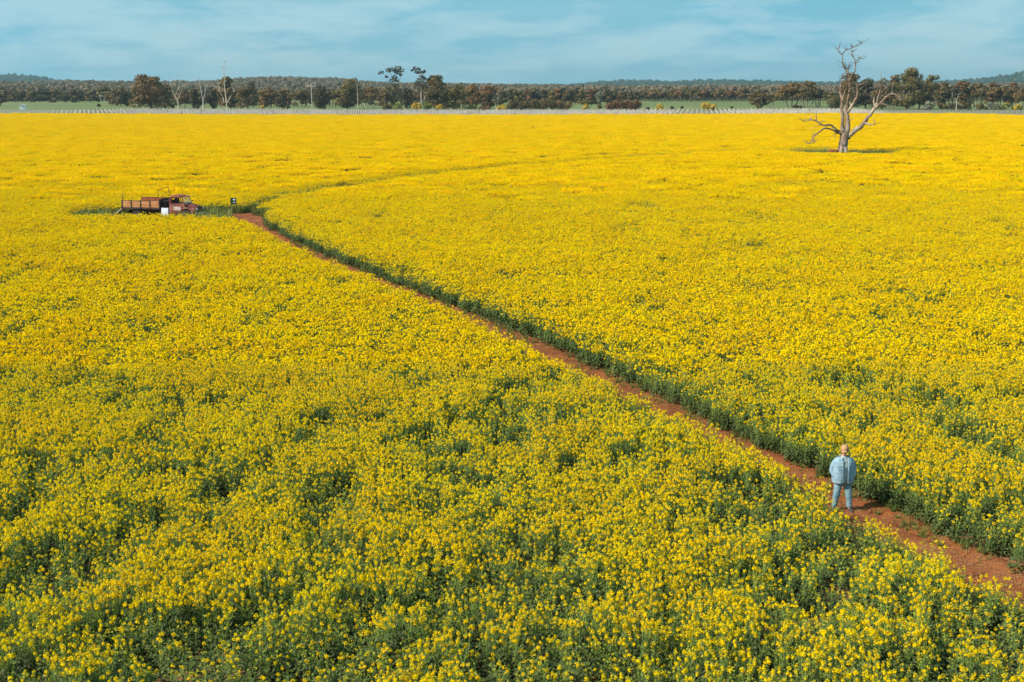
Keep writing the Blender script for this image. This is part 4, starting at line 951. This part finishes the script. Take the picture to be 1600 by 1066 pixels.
# body faces -y (camera). +x = image right
neck = (0, .02, 1.47)
legsL = [(0, .02, .92, (.13, .11)), (-.11, .02, .82, .085), (-.155, .0, .47, .072), (-.185, .05, .10, .05)]
legsR = [(0, .02, .92, (.13, .11)), (.11, .0, .82, .085), (.165, -.04, .47, .072), (.20, -.02, .10, .05)]
spine = [(0, .02, .92, (.13, .11)), (0, .02, 1.10, (.165, .14)), (0, .02, 1.30, (.17, .125)), (0, .02, 1.42, (.11, .09)), (0, .015, 1.50, .062), (0, .0, 1.58, .06)]
armL = [(0, .02, 1.42, (.11, .09)), (-.18, .02, 1.37, .055), (-.285, .06, 1.13, .048), (-.245, -.05, 1.02, .037), (-.215, -.10, .97, .033)]
armR = [(0, .02, 1.42, (.11, .09)), (.18, .02, 1.37, .055), (.285, .06, 1.13, .048), (.245, -.05, 1.02, .037), (.215, -.10, .97, .033)]
footL = [(-.185, .05, .10, .05), (-.195, -.02, .045, .045), (-.21, -.11, .03, .035)]; footR = [(.20, -.02, .10, .05), (.215, -.09, .045, .045), (.235, -.18, .03, .035)]
body = skin_obj('b', [spine, legsL+footL[1:], legsR+footR[1:], armL, armR], M['skin'])
hr = Matrix.Rotation(R(-22), 3, 'Z') @ Matrix.Rotation(R(10), 3, 'X')   # head turned to image left and down
HC = Vector((0, -.015, 1.66))
def hp(x, y, z): return HC+hr @ Vector((x, y, z))
parts = [body, ell(HC, (.082, .10, .122), hr), ell(hp(0, -.03, -.065), (.058, .062, .06), hr), ell(hp(0, -.102, -.018), (.014, .02, .026), hr), ell(hp(0, -.090, -.068), (.027, .012, .009), hr),
         ell(hp(-.084, .005, -.012), (.012, .022, .034), hr), ell(hp(.084, .005, -.012), (.012, .022, .034), hr), ell(hp(0, -.085, .022), (.055, .018, .012), hr), ell(hp(0, -.088, -.105), (.02, .014, .014), hr)]
for s in (-1, 1):      # hands: palm plus five fingers slipping into the jacket pockets
    wx, wy, wz = (-.215, -.10, .97) if s < 0 else (.215, -.10, .97)
    ix = -s
    palm = [(wx, wy, wz, .030), (wx+ix*.012, wy-.012, wz-.045, (.040, .018)), (wx+ix*.02, wy-.02, wz-.085, (.040, .016))]
    parts.append(skin_obj('palm', [palm], None))
    for j, ln in enumerate((.066, .076, .070, .055)):
        o_ = (j-1.5)*.019; bx, by_, bz = wx+ix*.02+o_, wy-.02, wz-.085
        parts.append(skin_obj('fi', [[(bx, by_, bz+.01, .009), (bx+ix*.006, by_-.004, bz-ln*.5, .0088), (bx+ix*.016, by_+.006, bz-ln, .007)]], None, sub=1))
    parts.append(skin_obj('th', [[(wx+ix*.02, wy-.02, wz-.02, .012), (wx+ix*.052, wy-.034, wz-.045, .010), (wx+ix*.068, wy-.036, wz-.078, .008)]], None, sub=1))
bd = merged('body', parts, M['skin'], pe, .0075, 2)
# face details
M['eyew'] = mat('eye_white', (.75, .72, .7), .3); M['dark'] = M['dark']
mb = MB()
for s in (-1, 1):
    e_ = ell(hp(s*.032, -.088, .004), (.011, .009, .008), hr, 12, 8); mb.add([v.co[:] for v in e_.vertices], [tuple(p.vertices) for p in e_.polygons], 0)
    e_ = ell(hp(s*.032, -.095, .004), (.005, .004, .006), hr, 10, 6); mb.add([v.co[:] for v in e_.vertices], [tuple(p.vertices) for p in e_.polygons], 1)
mb.build('eyes', [M['eyew'], M['hair']], pe, True)
mb = MB(); mb.loft([[hp(.090*math.cos(t)*k, .108*math.sin(t)*k+.004, z) for t in np.linspace(0, 6.283, 24, endpoint=False)] for k, z in ((1.0, -.045), (1.04, .0), (1.02, .04))][::-1]) ; hm = mb
hairm = MB(); hairm.loft([[hp(.088*math.cos(t)*k, .106*abs(math.sin(t))*k*1.0+.0-(.0 if 1 else 0), z) for t in np.linspace(-.25, math.pi+.25, 20)]+[hp(.07*math.cos(t)*k, .08*abs(math.sin(t))*k, z) for t in np.linspace(math.pi+.25, -.25, 20)] for k, z in ((.95, -.06), (1.02, -.01), (1.0, .05))]); hairm.build('hair', M['hair'], pe, True)
# cap: crown + peak
mb = MB(); mb.loft([[hp(.093*k*math.cos(t), .112*k*math.sin(t)+.004, z) for t in np.linspace(0, 6.283, 28, endpoint=False)] for k, z in ((1.08, .015), (1.10, .05), (1.06, .085), (.90, .115), (.66, .138), (.3, .150), (.05, .152))]); cpo = mb.build('cap', M['cap'], pe, True)
mb = MB(); mb.loft([[hp(x, -.10-.105*math.sqrt(max(0, 1-(x/.082)**2))*f, .045-.02*f+dz-x*x*2.2) for x in np.linspace(-.078, .078, 13)] for f, dz in ((0, .0), (.5, .004), (1, .0), (1, -.006), (.5, -.004), (0, -.006))]); mb.build('peak', M['cap'], cpo, True)
# shirt
def tor(z, hx, hy, cy=.02, n=28, pw=.8): return [(hx*np.sign(math.cos(t))*abs(math.cos(t))**pw, cy+hy*np.sign(math.sin(t))*abs(math.sin(t))**pw, z) for t in np.linspace(0, 6.283, n, endpoint=False)]
mb = MB(); mb.loft([tor(.78, .21, .165), tor(.88, .215, .175), tor(1.0, .225, .19), tor(1.15, .22, .185), tor(1.3, .205, .16), tor(1.40, .16, .12), tor(1.46, .095, .085), tor(1.50, .075, .07)]); mb.build('shirt', M['shirt'], pe, True)
# jacket: open-front shell + sleeves, thickened
def jring(z, hx, hy, gap, cy=.02, n=30):
    out = []
    for t in np.linspace(-math.pi/2+gap, 1.5*math.pi-gap, n):
        out.append((hx*np.sign(math.cos(t))*abs(math.cos(t))**.85, cy+hy*np.sign(math.sin(t))*abs(math.sin(t))**.85, z))
    return out
def shell(rings, th=.022):
    n = len(rings[0]); mb = MB(); allr = []
    for r_ in rings:
        inner = []
        for p in r_:
            v = Vector((p[0], p[1]-.02, 0)); l = v.length; inner.append((p[0]*(1-th/l), .02+(p[1]-.02)*(1-th/l), p[2]))
        allr.append(list(r_)+inner[::-1])
    mb.loft(allr); return mb.mesh('sh', M['denim'])
js = shell([jring(.79, .275, .21, .30), jring(.83, .28, .215, .26), jring(.92, .285, .225, .22), jring(1.08, .275, .225, .20), jring(1.24, .268, .205, .20), jring(1.36, .255, .185, .22), jring(1.43, .215, .155, .30), jring(1.475, .13, .115, .42)], .022)
slv = []
for s in (-1, 1):
    slv.append(skin_obj('sl', [[(s*.15, .02, 1.39, .085), (s*.215, .03, 1.345, .088), (s*.265, .06, 1.22, .080), (s*.295, .07, 1.10, .076), (s*.275, .01, 1.03, .066), (s*.24, -.075, .955, .058)]], None))
jk = merged('jacket', [js]+slv, M['denim'], pe, .010, 2, .013)
mb = MB()          # collar
mb.loft([[(x*kx, y, z) for x, y, z in ((-.03, -.125, 1.40), (-.115, -.10, 1.45), (-.125, .03, 1.50), (0, .11, 1.53), (.125, .03, 1.50), (.115, -.10, 1.45), (.03, -.125, 1.40))]+[(x*kx*1.25, y*1.12-.01, z-.045) for x, y, z in ((.03, -.125, 1.40), (.115, -.10, 1.45), (.125, .03, 1.50), (0, .11, 1.53), (-.125, .03, 1.50), (-.115, -.10, 1.45), (-.03, -.125, 1.40))] for kx in (1., 1.1)])
mb.build('collar', M['denim'], jk, True)
for s in (-1, 1):
    mb = MB(); mb.box((s*.135, -.176, 1.22), (.12, .02, .13), rot=Matrix.Rotation(R(s*14), 3, 'Z')); mb.box((s*.135, -.18, 1.275), (.13, .02, .045), rot=Matrix.Rotation(R(s*14), 3, 'Z')); bevel(mb.build('pocket', M['denim'], jk), .006)
mb = MB(); mb.box((-.075, -.203, 1.10), (.022, .012, .54), rot=Matrix.Rotation(R(-2), 3, 'Y')); mb.box((.075, -.203, 1.10), (.022, .012, .54), rot=Matrix.Rotation(R(2), 3, 'Y')); mb.build('placket', M['denim'], jk)
# jeans
lg = [skin_obj('j', [[(0, .02, .94, (.165, .135)), (0, .02, .86, (.175, .14)), (-.115, .02, .78, .115), (-.15, .005, .46, .094), (-.168, .03, .28, .085), (-.188, .05, .085, .082)], [(0, .02, .86, (.175, .14)), (.115, .0, .78, .115), (.16, -.03, .46, .094), (.18, -.03, .28, .085), (.203, -.02, .085, .082)]], None)]
merged('jeans', lg, M['jeans'], pe, .010, 2, .014)
for (x, y, r_) in ((-.19, .0, -6), (.212, -.07, 8)):
    mb = MB(); rings = []
    for yy, hw, hh in ((.10, .030, .05), (.07, .044, .10), (.02, .046, .11), (-.05, .047, .075), (-.11, .050, .055), (-.16, .042, .045), (-.19, .02, .03)):
        rings.append([(x+hw*1.1*math.cos(t), y+yy, max(.0, hh*.5+hh*.62*math.sin(t))) for t in np.linspace(0, 6.283, 14, endpoint=False)])
    mb.loft(rings); mb.build('shoe', M['shoe'], pe, True)

# ------------------------------------------------------------------ haze
mb = MB(); mb.box((0, 4000, 75), (17000, 17000, 152)); hz = mb.build('haze', [], None)
hm_ = bpy.data.materials.new('haze_air'); hm_.use_nodes = True; t = hm_.node_tree; t.nodes.clear()
o_ = t.nodes.new('ShaderNodeOutputMaterial'); pv = t.nodes.new('ShaderNodeVolumePrincipled'); pv.inputs['Density'].default_value = .8e-4
pv.inputs['Color'].default_value = (.55, .80, .88, 1); pv.inputs['Anisotropy'].default_value = .3; t.links.new(pv.outputs[0], o_.inputs['Volume']); hz.data.materials.append(hm_)
tag(hz, kind='stuff')
bpy.context.view_layer.update()
